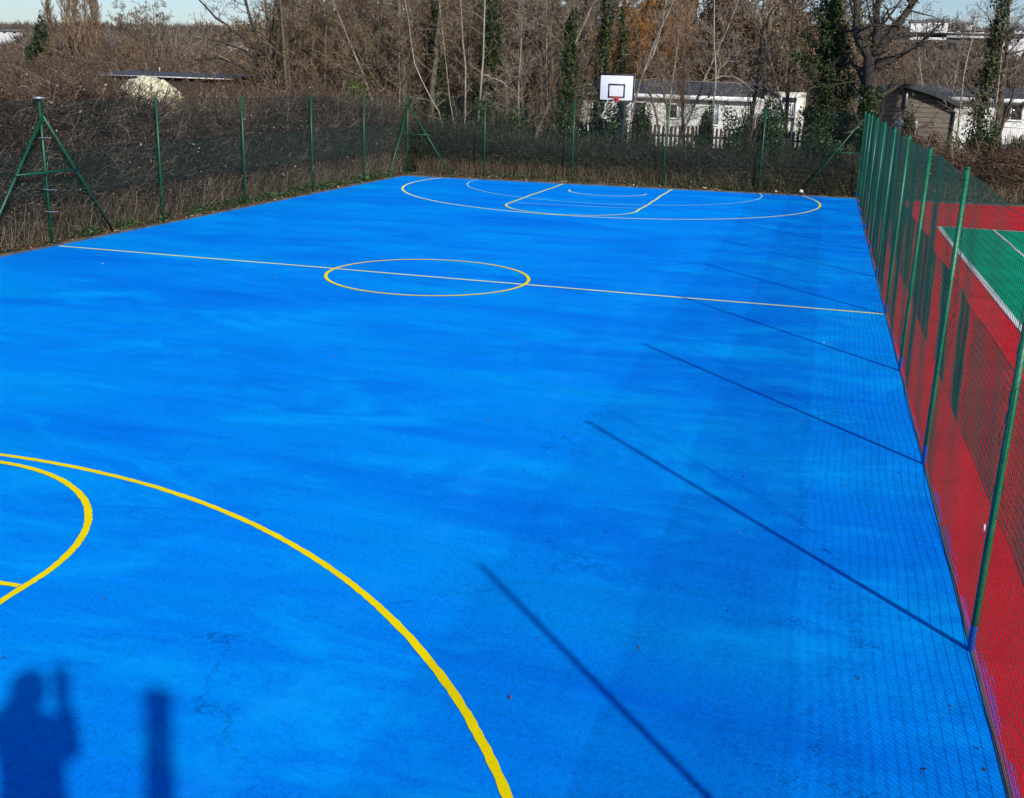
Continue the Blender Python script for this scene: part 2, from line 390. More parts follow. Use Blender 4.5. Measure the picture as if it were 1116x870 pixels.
def arc_strip(cx, cy, r, a0, a1, wd, n=160, rs=RS):
    a = np.linspace(a0, a1, n); jit = rs.normal(0, 0.0022, (2, n))
    ro = r+wd/2+jit[0]; ri = r-wd/2+jit[1]
    V = np.concatenate([np.stack([cx+ro*np.cos(a), cy+ro*np.sin(a), 0*a], 1), np.stack([cx+ri*np.cos(a), cy+ri*np.sin(a), 0*a], 1)])
    i = np.arange(n-1); return V, np.stack([i, i+1, n+i+1, n+i], 1)
def seg_strip(x0, y0, x1, y1, wd, n=60, rs=RS, wob=0.012):
    t = np.linspace(0, 1, n); L = math.hypot(x1-x0, y1-y0); nxn, nyn = -(y1-y0)/L, (x1-x0)/L
    off = wob*np.sin(t*9+x0)+wob*0.6*np.sin(t*23+y0); off[0] = off[-1] = 0
    j = rs.normal(0, 0.0022, (2, n)); a = off+wd/2+j[0]; b = off-wd/2+j[1]
    px, py = x0+(x1-x0)*t, y0+(y1-y0)*t
    V = np.concatenate([np.stack([px+nxn*a, py+nyn*a, 0*t], 1), np.stack([px+nxn*b, py+nyn*b, 0*t], 1)])
    i = np.arange(n-1); return V, np.stack([i, n+i, n+i+1, i+1], 1)
def lines(name, parts, z, mat):
    V, Q = join(parts); V[:, 2] = z
    return tag(link(name, np_mesh(name, V, Q), mat), kind='structure')
W = 0.055
R3 = 6.52
lines('centre_line', [seg_strip(BX0+0.05, 0.0, BX1-0.02, 0.0, 0.066, 120)], 0.004, MAT['palel'])
lines('centre_circle', [arc_strip(0, 0.02, 1.80, 0, 2*PI, 0.06)], 0.008, MAT['yellow'])
# far end
yb = lambda x: 18.5+(x-BX0)/(BX1-BX0)*1.15-0.06          # far edge of the paint
XH = -0.107; Y3 = 16.72; RF = 6.62; XR3 = 0.03
e0 = 0.0
while Y3+RF*math.sin(e0) < yb(XR3+RF*math.cos(e0)) and e0 < 1.2: e0 += 0.005
e1 = PI
while Y3+RF*math.sin(e1) < yb(XR3+RF*math.cos(e1)) and e1 > 2: e1 -= 0.005
lines('three_point_line', [arc_strip(XR3, Y3, RF, e1-2*PI, e0, 0.068, 220)], 0.004, MAT['palel'])
lines('key', [arc_strip(XH, 12.02, 1.863, PI, 2*PI, 0.06), seg_strip(XH-1.863, 12.02, XH-1.863, yb(-2), 0.06), seg_strip(XH+1.863, 12.02, XH+1.863, yb(2)-0.02, 0.06)], 0.012, MAT['palel'])
lines('free_throw_line', [seg_strip(XH-1.83, 12.15, XH+1.83, 12.75, 0.05)], 0.008, MAT['cyan'])
YN = 18.21; n0 = 0.0
while YN+4.9*math.sin(n0) < yb(XH+4.9*math.cos(n0)): n0 += 0.005
n1 = PI
while YN+4.9*math.sin(n1) < yb(XH+4.9*math.cos(n1)) and n1 > 2.6: n1 -= 0.005
lines('goal_circle', [arc_strip(XH, YN, 4.9, n1-2*PI, n0, 0.055)], 0.016, MAT['cyan'])
lines('charge_semicircle', [arc_strip(-0.05, 17.05, 1.27, PI+0.0, 2*PI, 0.05)], 0.004, MAT['palel'])
# near end
XN = -0.234
lines('near_three_point_line', [arc_strip(XN, -16.72, 6.52, 0, PI, 0.056, 400)], 0.004, MAT['yellow'])
lines('near_key', [arc_strip(XN, -12.23, 1.863, 0, PI, 0.056, 200), seg_strip(XN+1.863, -12.23, XN+1.863, -18.3, 0.056, wob=0.0), seg_strip(XN-1.863, -12.23, XN-1.863, -18.3, 0.056, wob=0.0)], 0.008, MAT['yellow'])
lines('near_free_throw_line', [seg_strip(XN-1.83, -12.42, XN+1.83, -12.30, 0.05, wob=0)], 0.012, MAT['yellow'])
# tennis court lines
lines('tennis_lines', [seg_strip(9.72, 12.95, 20.69, 12.95, 0.06, 60), seg_strip(9.74, 12.92, 9.74, -10.9, 0.11, 100, wob=0.006),
      seg_strip(11.10, 12.91, 11.10, -10.9, 0.06, 60), seg_strip(11.14, 7.5, 19.3, 7.5, 0.05, 40)], 0.008, MAT['whitel'])
# edging kerbs
def kerb(name, pts, wd, z, mat):
    V = []; Q = []; 
    parts = []
    for (x0, y0), (x1, y1) in zip(pts[:-1], pts[1:]):
        L = math.hypot(x1-x0, y1-y0); n = max(1, int(L/0.9)); ax, ay = (x1-x0)/L, (y1-y0)/L; px, py = -ay, ax
        for i in range(n):
            a, b = i*L/n+0.006, (i+1)*L/n-0.006; o = rnd.uniform(-0.008, 0.008); hh = z+rnd.uniform(-0.012, 0.012)
            v_, q_ = box_vq(a, b, -wd/2+o, wd/2+o, -0.1, hh)
            vv = np.stack([x0+ax*v_[:, 0]+px*v_[:, 1], y0+ay*v_[:, 0]+py*v_[:, 1], v_[:, 2]], 1)
            parts.append((vv, q_))
    V, Q = join(parts); o = tag(link(name, np_mesh(name, V, Q), mat), kind='structure')
    m = o.modifiers.new('bevel', 'BEVEL'); m.width = 0.006; m.segments = 1
kerb('kerb', [(BX0-0.045, -19), (BX0-0.045, 18.55), (BX1, 19.72), (27, 21.5)], 0.08, 0.035, MAT['kerb'])
boxes('terrace', [(-9, 12, -24, -17.95, -0.2, 1.75)], MAT['concrete'], bevel=0.02)['kind'] = 'structure'

# ------------------------------------------------------------------ mesh fences
FH = 2.743
def fence_mesh(A, B, seed, pitch, hp, r, root, bulge=0.03, H=FH, mat='wirefar'):
    rs = np.random.RandomState(seed)
    A = np.array(A, float); B = np.array(B, float); L = np.linalg.norm(B-A); d = (B-A)/L; nrm = np.array([-d[1], d[0]])
    ph = rs.uniform(0, 6.28, 8)
    def P(s, z, off):
        b = off+bulge*(np.sin(s*1.7+ph[0]+z*0.8)*0.5+np.sin(s*3.9+ph[1]-z*1.9)*0.3+np.sin(s*0.6+ph[2])*0.4)
        zz = z+0.012*np.sin(s*2.3+ph[3]+z*2)
        return np.stack([A[0]+d[0]*s+nrm[0]*b, A[1]+d[1]*s+nrm[1]*b, zz], -1)
    for nm, z0, z1, off in (('lower_mesh', 0.03, 1.80, 0.0), ('upper_mesh', 0.93, H-0.01, 0.014)):
        parts = []
        s = np.arange(0.02, L, pitch); K = 6
        ss = np.repeat(s[:, None], K, 1)+rs.normal(0, 0.0015, (len(s), 1)); zz = np.repeat(np.linspace(z0, z1, K)[None], len(s), 0)
        parts.append(tubes(P(ss, zz, off), np.full(ss.shape, r), 4))
        z = np.arange(z0, z1+0.001, hp); K = int(L/0.5)+2
        sg = np.repeat(np.linspace(0, L, K)[None], len(z), 0); zg = np.repeat(z[:, None], K, 1)
        rad = np.full(sg.shape, r*0.95); rad[0] = r*1.6; rad[-1] = r*1.6
        parts.append(tubes(P(sg, zg, off+2.2*r), rad, 4))
        V, Q = join(parts); link(nm, np_mesh(nm, V, Q, True), MAT[mat], root)
    return P
def post(x, y, root, r=0.03, H=FH, mat='post', cap=True):
    o = tube_obj('post', [[(x, y, -0.05), (x, y, H*0.5), (x, y, H+0.03)]], r, MAT[mat], root, 12)
    if cap: tube_obj('cap', [[(x, y, H+0.031), (x, y, H+0.05)]], r*1.15, MAT['postplain'], o, 12)
    return o
def ties(x, y, dx, dy, zs, root):
    for z in zs:
        e = rnd.uniform(-0.02, 0.03)
        tube_obj('wire_tie', [[(x-dx*0.16, y-dy*0.16, z+e), (x, y, z), (x+dx*0.2, y+dy*0.2, z-e*0.5)]], 0.010, MAT['steel'], root, 5, caps=False)

# right-hand fence between the courts
XF = 7.81
fr = empty('mesh_fence', (0, 0, 0), 'long green wire mesh fence dividing the blue court from the red and green court', 'fence')
fence_mesh((XF, -18.6), (XF, 20.3), 3, 0.05, 0.055, 0.0018, fr, 0.02, mat='wire')
RY = [-18.42+3.683*i for i in range(10)]+[17.0, 20.3]
for i, y in enumerate(RY):
    post(XF-0.03, y, fr, 0.0235)
# gathered mesh ends tied beside the posts
def gather(name, x, y0, y1, z0, z1, seed):
    rs = np.random.RandomState(seed); N = 3; K = 14
    t = np.linspace(0, 1, K)[None]
    base = y0+(y1-y0)*t+0.03*np.sin(t*11+seed)
    yy = base+rs.uniform(-0.03, 0.03, (N, 1))*(1+1.2*np.sin(t*7+seed)**2)
    xx = x+rs.uniform(-0.02, 0.05, (N, 1))+0.01*rs.normal(size=(N, K)); zz = np.repeat(z0+(z1-z0)*t, N, 0)
    P_ = np.stack([xx, yy, zz], -1)
    V, Q = tubes(P_, np.full((N, K), 0.0028), 4)
    return link(name, np_mesh(name, V, Q), MAT['wiredark'], fr)
for i, y in enumerate(RY[1:-1]):
    if i in (1, 2, 4, 5, 7): gather('gathered_mesh', XF+0.05, y+0.55-0.28*(i % 3)*0.5, y+0.72-0.18*(i % 2), 0.88, 2.70, i+5)
boxes('clip', [(XF-0.03, XF-0.02, -10.815, -10.795, 0.73, 0.775)], MAT['litter'], fr)['label'] = 'small white plastic clip caught on the mesh beside a post'

# left fence
XL = -8.12
fl = empty('mesh_fence', (0, 0, 0), 'green mesh fence along the left side of the blue court, in front of brambles', 'fence')
fence_mesh((XL, -16), (XL, 19.7), 4, 0.05, 0.055, 0.0018, fl, 0.03)
LY = [-15.2, -11.4, -7.6, -3.7, 0.25, 4.1, 7.9, 11.9, 15.75, 19.7]
for y in LY: post(XL+0.05, y, fl, 0.026, mat='postplain', cap=(abs(y-0.25) > 0.1))
tube_obj('post_cap', [[(XL+0.05, 0.25, FH+0.03), (XL+0.05, 0.25, FH+0.06), (XL+0.05, 0.25, FH+0.075)]], [0.10, 0.12, 0.04], MAT['steel'], fl, 14)
ties(XL+0.10, 0.25, 0, 1, (2.05, 1.05, 0.62), fl)
for yc, feet in ((0.25, (-1.75, 2.15)), (19.7, (17.75,))):
    for yf in feet:
        x = XL+0.10
        tube_obj('brace', [[(x, yc, FH-0.27), (x, (yc+yf)/2, (FH-0.27)/2), (x, yf, 0.0)]], 0.026, MAT['postplain'], fl, 10)
tube_obj('brace_rail', [[(XL+0.15, -0.70, 1.40), (XL+0.15, 1.20, 1.40)]], 0.022, MAT['postplain'], fl, 8)
tube_obj('straining_wire', [[(XL+0.02, a, z+0.02*math.sin(a*3)), (XL+0.02, (a+b)/2, z-0.01), (XL+0.02, b, z)] for z in (0.93, 1.8, FH) for a, b in zip(LY[:-1], LY[1:])], 0.0045, MAT['wiredark'], fl, 4, False)

# far fence
def fy(x): return 19.7+(x-XL)/(XF-XL)*0.75
ff = empty('mesh_fence', (0, 0, 0), 'green mesh fence across the far end of the blue court under the basketball backboard', 'fence')
fence_mesh((XL, fy(XL)), (XF, fy(XF)), 5, 0.05, 0.055, 0.0018, ff, 0.03)
FX = [at(px, 190, 20.1)[0] for px in (530, 624, 723, 828)]
for x in FX: post(x, fy(x)-0.04, ff, 0.026, mat='postplain')
for xa, xb in ((XL+0.06, XL+1.75), (XF-0.1, XF-1.85)):
    tube_obj('brace', [[(xa, fy(xa)-0.1, FH-0.25), (xb, fy(xb)-0.1, 0.0)]], 0.026, MAT['postplain'], ff, 10)
tube_obj('brace_rail', [[(XF-0.1, fy(XF)-0.15, 1.42), (XF-1.05, fy(XF)-0.19, 1.42)]], 0.020, MAT['postplain'], ff, 8)
tube_obj('brace_rail', [[(XL+0.1, fy(XL)-0.15, 1.40), (XL+0.95, fy(XL)-0.12, 1.40)]], 0.020, MAT['postplain'], ff, 8)
FXX = [XL]+FX+[XF]
tube_obj('straining_wire', [[(a, fy(a)-0.01, z), ((a+b)/2, fy((a+b)/2)-0.01, z-0.02), (b, fy(b)-0.01, z)] for z in (0.93, 1.8, FH) for a, b in zip(FXX[:-1], FXX[1:])], 0.0045, MAT['wiredark'], ff, 4, False)

# tall column at the near corner whose shadow falls on the court
cpz = empty('leaning_column', (6.90, -18.52, 0), 'tall slightly leaning square green column whose shadow falls on the near left of the court', 'post')
cpz.rotation_euler = (-0.08, 0.20, 0)
boxes('column', [(-0.055, 0.055, -0.055, 0.055, 0, 3.78)], MAT['postplain'], cpz, 0.008)
boxes('cap_plate', [(-0.07, 0.07, -0.07, 0.07, 3.782, 3.80)], MAT['postplain'], cpz)

# ------------------------------------------------------------------ basketball hoop (behind the fence, board over it)
HY = 20.55
bx, bz0 = at(671.2, 111, HY); _, bz1 = at(671.2, 80.5, HY)
bw = 0.63
hp = empty('basketball_hoop', (bx, HY, 0), 'white basketball backboard with black edge and orange rim above the far fence', 'basketball hoop')
zc = (bz0+bz1)/2; hh = (bz1-bz0)/2
boxes('backboard', [(-bw, bw, 0.0, 0.03, bz0, bz1)], MAT['board'], hp, 0.004)
t = 0.058
boxes('border', [(-bw, bw, -0.006, -0.002, bz0, bz0+t), (-bw, bw, -0.006, -0.002, bz1-t, bz1), (-bw, -bw+t, -0.006, -0.002, bz0+t, bz1-t), (bw-t, bw, -0.006, -0.002, bz0+t, bz1-t)], MAT['boardblack'], hp)
sq0, sq1 = bz0+0.13, bz0+0.60; t = 0.052
boxes('target_square', [(-0.30, 0.30, -0.006, -0.002, sq0, sq0+t), (-0.30, 0.30, -0.006, -0.002, sq1-t, sq1), (-0.30, -0.30+t, -0.006, -0.002, sq0+t, sq1-t), (0.30-t, 0.30, -0.006, -0.002, sq0+t, sq1-t)], MAT['boardblack'], hp)
rz = bz0+0.13
ring = [(0.225*math.cos(a), -0.37+0.225*math.sin(a), rz) for a in np.linspace(0, 2*PI, 33)]
rim = tube_obj('rim', [ring], 0.012, MAT['rim'], hp, 8, False)
boxes('bracket', [(-0.08, 0.08, -0.155, -0.008, rz-0.015, rz+0.015), (-0.11, 0.11, -0.03, -0.008, rz-0.13, rz+0.02)], MAT['rim'], rim, 0.004)
NL = []
for kx in range(7):
    x0 = -0.215+0.012*kx; NL.append([(x0, -0.34, rz), (x0-0.05-0.02*kx, -0.34, rz-0.2), (x0-0.10-0.012*kx, -0.33, rz-0.42), (x0-0.16-0.02*kx+0.03*math.sin(kx*3), -0.33, rz-0.62-0.04*(kx % 3))])
for kx in range(3): NL.append([(0.02*kx, -0.59, rz), (-0.02+0.02*kx, -0.5, rz-0.14), (-0.05, -0.45, rz-0.24-0.05*kx)])
tube_obj('torn_net', NL, 0.007, MAT['net'], rim, 4, False)
boxes('pole', [(-0.065+0.05, 0.065+0.05, 1.30, 1.43, 0, 3.05)], MAT['black'], hp, 0.01)
tube_obj('arm', [[(0.05, 1.3, 2.95), (0.0, 0.05, zc)]], 0.05, MAT['black'], hp, 8)
tube_obj('strut', [[(0.05, 1.3, 2.2), (0.0, 0.06, bz0+0.12)]], 0.03, MAT['black'], hp, 8)
boxes('base_plate', [(-0.25, 0.35, 1.1, 1.7, 0.0, 0.05)], MAT['black'], hp)
x0_, z0_ = at(652, 192, 20.9); x1_, _ = at(712, 195, 20.9)
tag(tube_obj('pipe', [[(x0_, 20.9, 0.34), (x1_, 20.95, 0.30)]], 0.035, MAT['postplain'], None, 8), 'green pipe rail lying behind the far fence under the basketball hoop', 'pipe')

# ball and litter
bb = bmesh.new(); bmesh.ops.create_uvsphere(bb, u_segments=24, v_segments=16, radius=0.12)
me = bpy.data.meshes.new('basketball'); bb.to_mesh(me); bb.free()
for p in me.polygons: p.use_smooth = True
bxx, _ = at(1019, 212, 20.9)
bo = empty('basketball', (bxx, 20.95, 0.24), 'worn brown basketball resting beyond the far end of the red court', 'ball')
link('ball', me, MAT['ball'], bo)
tube_obj('seam', [[(0.121*math.cos(a), 0.121*math.sin(a), 0) for a in np.linspace(0, 2*PI, 25)], [(0.121*math.cos(a), 0, 0.121*math.sin(a)) for a in np.linspace(0, 2*PI, 25)]], 0.004, MAT['boardblack'], bo, 5, False)
def crumple(name, loc, s, mat, label, cat, seed):
    bm = bmesh.new(); bmesh.ops.create_icosphere(bm, subdivisions=2, radius=1); r_ = random.Random(seed)
    for v_ in bm.verts:
        f_ = r_.uniform(0.55, 1.15); v_.co = Vector((v_.co.x*f_*s[0], v_.co.y*f_*s[1], max(-0.2, v_.co.z)*f_*s[2]))
    me = bpy.data.meshes.new(name); bm.to_mesh(me); bm.free(); o = link(name, me, mat); o.location = loc
    return tag(o, label, cat)
crumple('litter', (at(846, 206, 20.0)[0], 19.95, 0.06), (0.05, 0.05, 0.05), MAT['litter'], 'small scrap of white litter behind the far kerb, nearer the fence post', 'litter', 1)
crumple('litter', (at(873, 209, 20.05)[0], 20.05, 0.08), (0.09, 0.07, 0.09), MAT['litter'], 'larger crumpled white plastic bag beside the foot of the right corner brace', 'litter', 2)
crumple('litter', (at(768, 206, 19.9)[0], 19.8, 0.05), (0.09, 0.06, 0.05), MAT['deadleaf'], 'brown curled scrap lying behind the far kerb', 'litter', 3)

# ------------------------------------------------------------------ brambles and weeds
def field(P, sc, seed):
    r_ = np.random.RandomState(seed); f_ = 0
    for i in range(5):
        k_ = r_.normal(size=2)*sc*(1.6**i); f_ = f_+np.sin(P[..., 0]*k_[0]+P[..., 1]*k_[1]+r_.uniform(0, 6.28))/(1.35**i)
    return f_/2.4
def thicket(name, x0, x1, y0, y1, hfun, nstem, nleaf, seed, label, cat, stem_r=0.0055, front=None, leafmat='deadleaf', leafsize=0.055, core=True, stemmat='bramble'):
    rs = np.random.RandomState(seed)
    x = rs.uniform(x0, x1, nstem); y = rs.uniform(y0, y1, nstem)
    H = hfun(x, y)
    if front is not None:        # crowd the stems towards the visible face
        fr_ = rs.rand(nstem)**2.2; m_ = rs.rand(nstem) < 0.7
        if front[0] == 'x': x = np.where(m_, front[1]+(front[2]-front[1])*fr_, x)
        else: y = np.where(m_, front[1]+(front[2]-front[1])*fr_, y)
        H = hfun(x, y)
    z = rs.rand(nstem)**0.8*H
    K = 6; Ls = rs.uniform(0.35, 1.3, nstem)
    d = rs.normal(size=(nstem, 3)); d[:, 2] = np.abs(d[:, 2])*0.7; d /= np.linalg.norm(d, axis=1, keepdims=True)
    curv = rs.normal(0, 0.22, (nstem, 3)); curv[:, 2] -= 0.28
    P = np.zeros((nstem, K, 3)); P[:, 0] = np.stack([x, y, z], 1)
    for i in range(1, K):
        P[:, i] = P[:, i-1]+d*(Ls/(K-1))[:, None]
        d = d+curv/(K-1)*1.6+rs.normal(0, 0.13, d.shape); d /= np.linalg.norm(d, axis=1, keepdims=True)
    P[:, :, 2] = np.clip(P[:, :, 2], 0.0, None)
    P[:, :, 0] = np.clip(P[:, :, 0], x0-0.25, x1+0.25) if front is None or front[0] != 'x' else np.minimum(P[:, :, 0], x1+0.12)
    if front is not None and front[0] == 'y': P[:, :, 1] = np.maximum(P[:, :, 1], y0-0.1)
    R = np.linspace(1, 0.35, K)[None]*stem_r*rs.uniform(0.5, 1.5, (nstem, 1))
    V, Q = tubes(P, R, 3)
    root = link(name, np_mesh(name, V, Q), MAT[stemmat])
    tag(root, label, cat, kind='stuff')
    idx = rs.randint(0, nstem, nleaf); kk = rs.randint(1, K, nleaf)
    C = P[idx, kk]+rs.normal(0, 0.03, (nleaf, 3)); C[:, 2] = np.abs(C[:, 2])
    V, Q = leaves(C, leafsize, rs, 0.4)
    o = link('leaves', np_mesh('leaves', V, Q), MAT[leafmat], root); o['kind'] = 'stuff'
    if core:  # added dark core, painted as the shaded interior and blocking the view through
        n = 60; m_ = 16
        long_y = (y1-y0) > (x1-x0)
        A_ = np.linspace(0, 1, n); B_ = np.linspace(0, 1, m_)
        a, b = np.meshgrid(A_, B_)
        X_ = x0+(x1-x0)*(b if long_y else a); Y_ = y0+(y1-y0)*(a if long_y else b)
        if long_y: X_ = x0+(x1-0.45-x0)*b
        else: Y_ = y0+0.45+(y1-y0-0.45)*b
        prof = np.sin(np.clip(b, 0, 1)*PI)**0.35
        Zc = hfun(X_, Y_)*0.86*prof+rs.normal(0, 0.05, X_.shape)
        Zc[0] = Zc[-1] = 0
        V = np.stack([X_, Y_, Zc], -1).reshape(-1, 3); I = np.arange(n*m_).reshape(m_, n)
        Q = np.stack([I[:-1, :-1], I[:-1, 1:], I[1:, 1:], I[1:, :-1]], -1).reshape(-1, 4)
        link('shade_core', np_mesh('shade_core', V, Q, True), MAT['dark'], root)['kind'] = 'stuff'
    return root
hl = lambda x, y: 2.40+0.40*field(np.stack([x, y], -1), 0.8, 1)+0.30*sstep(7, 3, y)-0.35*sstep(-9, -13, x)*sstep(2, 8, y)
thicket('bramble_thicket', -13.5, -8.32, -7, 20.5, hl, 62000, 60000, 21, 'tangled grey brown brambles pressed against the left fence', 'brambles', front=('x', -8.34, -10.2))
hf = lambda x, y: 0.72+0.28*field(np.stack([x, y], -1), 0.9, 2)+0.75*sstep(-1.5, -7.5, x)+0.2*sstep(20.3, 23, y)
thicket('bramble_thicket', -9.0, 8.2, 20.6, 23.6, hf, 40000, 42000, 22, 'low tangle of brown brambles behind the far fence', 'brambles', front=('y', 20.62, 22.2), leafmat='ivy', leafsize=0.07, stemmat='twigdark')
hr = lambda x, y: 1.55+0.45*field(np.stack([x, y], -1), 0.7, 3)
thicket('bramble_thicket', 8.2, 30, 21.8, 25.5, hr, 34000, 36000, 23, 'dark dense brambles beyond the far end of the red court', 'brambles', front=('y', 21.8, 23.6))
# dry stalks at the foot of the far hedge
def stalks(name, x0, x1, yf, n, h, seed, label, mat, r=0.004, x_mode=True):
    rs = np.random.RandomState(seed); s = rs.uniform(x0, x1, n); o = rs.rand(n)
    B_ = np.stack([s, yf(s)+o*0.8, 0*s], 1) if x_mode else np.stack([yf(s)-o*0.5, s, 0*s], 1)
    K = 4; t = np.linspace(0, 1, K)[None, :, None]; d = rs.normal(0, 0.28, (n, 3)); d[:, 2] = 1; L = (h*rs.uniform(0.3, 1.2, n))[:, None]
    e = B_+d*L; mid = rs.normal(0, 0.05, (n, 1, 3))
    P = B_[:, None]*(1-t)+e[:, None]*t+mid*np.sin(t*PI)
    V, Q = tubes(P, np.linspace(1, 0.4, K)[None]*np.full((n, 1), r), 3)
    return tag(link(name, np_mesh(name, V, Q), MAT[mat]), label, 'plants', kind='stuff')
stalks('dry_stalks', -7.8, 7.6, lambda s: fy(s)+0.10, 5000, 0.55, 31, 'dry fawn stalks along the foot of the far fence', 'twigred')
stalks('dry_stalks', -7, 19.5, lambda s: XL-0.05+0*s, 7000, 0.75, 32, 'dry stalks along the foot of the left fence', 'twig', x_mode=False)
stalks('dry_stalks', 8.2, 27, lambda s: 21.3+0*s, 6000, 0.55, 33, 'dry stalks along the far end of the red court', 'twig')
def weeds(name, n, fx, seed, label, mat='weed', size=0.07, h=0.26):
    rs = np.random.RandomState(seed); C = fx(rs, n); cl = field(C[:, :2], 2.0, seed)
    C = C[cl > -0.25]; C[:, 2] = rs.rand(len(C))**1.5*h*(0.4+0.6*np.clip(cl[cl > -0.25]+0.4, 0, 1.3))
    V, Q = leaves(C, size, rs, 1.2)
    return tag(link(name, np_mesh(name, V, Q), MAT[mat]), label, 'weeds', kind='stuff')
weeds('weeds', 26000, lambda rs, n: np.stack([-8.05-rs.rand(n)*0.75, rs.uniform(-7, 19.3, n), 0*rs.rand(n)], 1), 41, 'low green weeds along the foot of the left fence')
weeds('weeds', 5000, lambda rs, n: (lambda x: np.stack([x, fy(x)-0.1+rs.rand(n)*0.9, 0*x], 1))(rs.uniform(-8, 7.5, n)), 42, 'sparse green weeds and ivy at the foot of the far fence')
weeds('leaf_litter', 9000, lambda rs, n: (lambda x: np.stack([x, fy(x)-0.75+rs.rand(n)**1.3*1.2, 0*x], 1))(rs.uniform(-8, 7.6, n)), 43, 'brown leaf litter between the far kerb and the fence', 'deadleaf', 0.06, 0.05)
weeds('leaf_litter', 9000, lambda rs, n: np.stack([-7.85-rs.rand(n)*0.6, rs.uniform(-7, 19.3, n), 0*rs.rand(n)], 1), 44, 'brown leaf litter along the left kerb', 'deadleaf', 0.06, 0.05)

weeds('leaf_litter', 260, lambda rs, n: np.stack([np.where(rs.rand(n) < 0.5, 7.7-3.0*rs.rand(n)**2.5, -7.6+15*rs.rand(n)), rs.uniform(-15, 19, n), 0*rs.rand(n)], 1), 45, 'few small dead leaves and grit scattered on the blue court', 'deadleaf', 0.035, 0.015)
# ------------------------------------------------------------------ trees
def child_branches(out, P, R, level, maxl, rs, prm):
    """P list of points along a branch, adds children recursively"""
    if level >= maxl: return
    n = prm['n'][level]; n = max(1, int(n*rs.uniform(0.8, 1.2)))
    L = sum(np.linalg.norm(P[i+1]-P[i]) for i in range(len(P)-1))
    K = len(P)
    t0 = prm['t0'] if level == 0 else 0.2
    for j in range(n):
        t = t0+(1-t0)*((j+rs.rand())/n)
        f = t*(K-1); i = min(int(f), K-2); u = f-i
        p = P[i]*(1-u)+P[i+1]*u; r = (R[i]*(1-u)+R[i+1]*u)*prm['rr']*rs.uniform(0.7, 1.0)
        d = P[i+1]-P[i]; d = d/np.linalg.norm(d)
        a = np.cross(d, rs.normal(size=3)); a /= np.linalg.norm(a)+1e-9
        ang = math.radians(prm['ang'][min(level, len(prm['ang'])-1)]*rs.uniform(0.7, 1.25))
        nd = d*math.cos(ang)+a*math.sin(ang)
        ln = L*prm['lr']*(1.15-0.65*t)*rs.uniform(0.7, 1.25)
        if level == 0 and 'l1' in prm: ln = prm['l1']*(1.15-0.6*t)*rs.uniform(0.7, 1.2)
        k_ = 6 if level < 2 else 4
        q = [p]; d2 = nd
        for s in range(k_-1):
            d2 = d2+rs.normal(0, prm['wig'], 3)+np.array([0, 0, prm['up'][min(level, len(prm['up'])-1)]]); d2 /= np.linalg.norm(d2)
            q.append(q[-1]+d2*ln/(k_-1))
        r = max(r, prm['rmin']); rr_ = [r*(1-0.75*s/(k_-1)) for s in range(k_)]
        rr_ = [max(x, prm['rmin']*0.6) for x in rr_]
        out.append((np.array(q), np.array(rr_), level+1))
        child_branches(out, q, rr_, level+1, maxl, rs, prm)
OAK = dict(n=[13, 7, 6, 5, 3], t0=0.20, rr=0.52, ang=[55, 50, 45, 45, 45], lr=0.55, l1=3.6, wig=0.22, up=[0.05, 0.02, 0.03, 0.03, 0.03], rmin=0.0075)
SLIM = dict(n=[26, 6, 5, 4], t0=0.10, rr=0.38, ang=[48, 42, 40, 40], lr=0.5, l1=2.0, wig=0.17, up=[0.08, 0.05, 0.03, 0.02], rmin=0.0065)
BUSH = dict(n=[9, 7, 6, 4], t0=0.1, rr=0.55, ang=[35, 40, 42, 45], lr=0.6, l1=2.2, wig=0.16, up=[0.06, 0.04, 0.02, 0.0], rmin=0.006)
POPLAR = dict(n=[40, 6, 5], t0=0.08, rr=0.35, ang=[22, 22, 25], lr=0.45, l1=3.0, wig=0.06, up=[0.14, 0.10, 0.08], rmin=0.022)
WILLOW = dict(n=[20, 12, 14], t0=0.35, rr=0.5, ang=[50, 45, 35], lr=0.7, l1=3.4, wig=0.10, up=[0.02, -0.25, -0.45], rmin=0.016)
def trunk_line(h, r, rs, lean=0.05, K=9, wob=0.12):
    d = rs.normal(0, lean, 2); P = []; off = np.zeros(2)
    for i in range(K):
        t = i/(K-1); off = off+rs.normal(0, wob/K*h*0.25, 2)*(i > 0)
        P.append(np.array([d[0]*t*h+off[0], d[1]*t*h+off[1], t*h-0.05]))
    return P, [r*(1.25 if i == 0 else 1)*(1-0.86*i/(K-1)) for i in range(K)]
def build_tree(stems, prm, maxl, rs):
    """stems: list of (P,R). returns (trunk VQ, crown VQ)"""
    out = []
    for P, R in stems:
        out.append((np.array(P), np.array(R), 0)); child_branches(out, [np.array(p) for p in P], list(R), 0, maxl, rs, prm)
    groups = {}
    for P, R, l in out:
        big = R[0] > 0.03 or l == 0
        groups.setdefault((len(P), 8 if R[0] > 0.08 else (5 if big else 3), l <= 1 and big), []).append((P, R))
    T = []; C = []
    for (K, sd, tr), L in groups.items():
        vq = tubes(np.stack([a for a, b in L]), np.stack([b for a, b in L]), sd)
        (T if tr else C).append(vq)
    return join(T), (join(C) if C else None), out
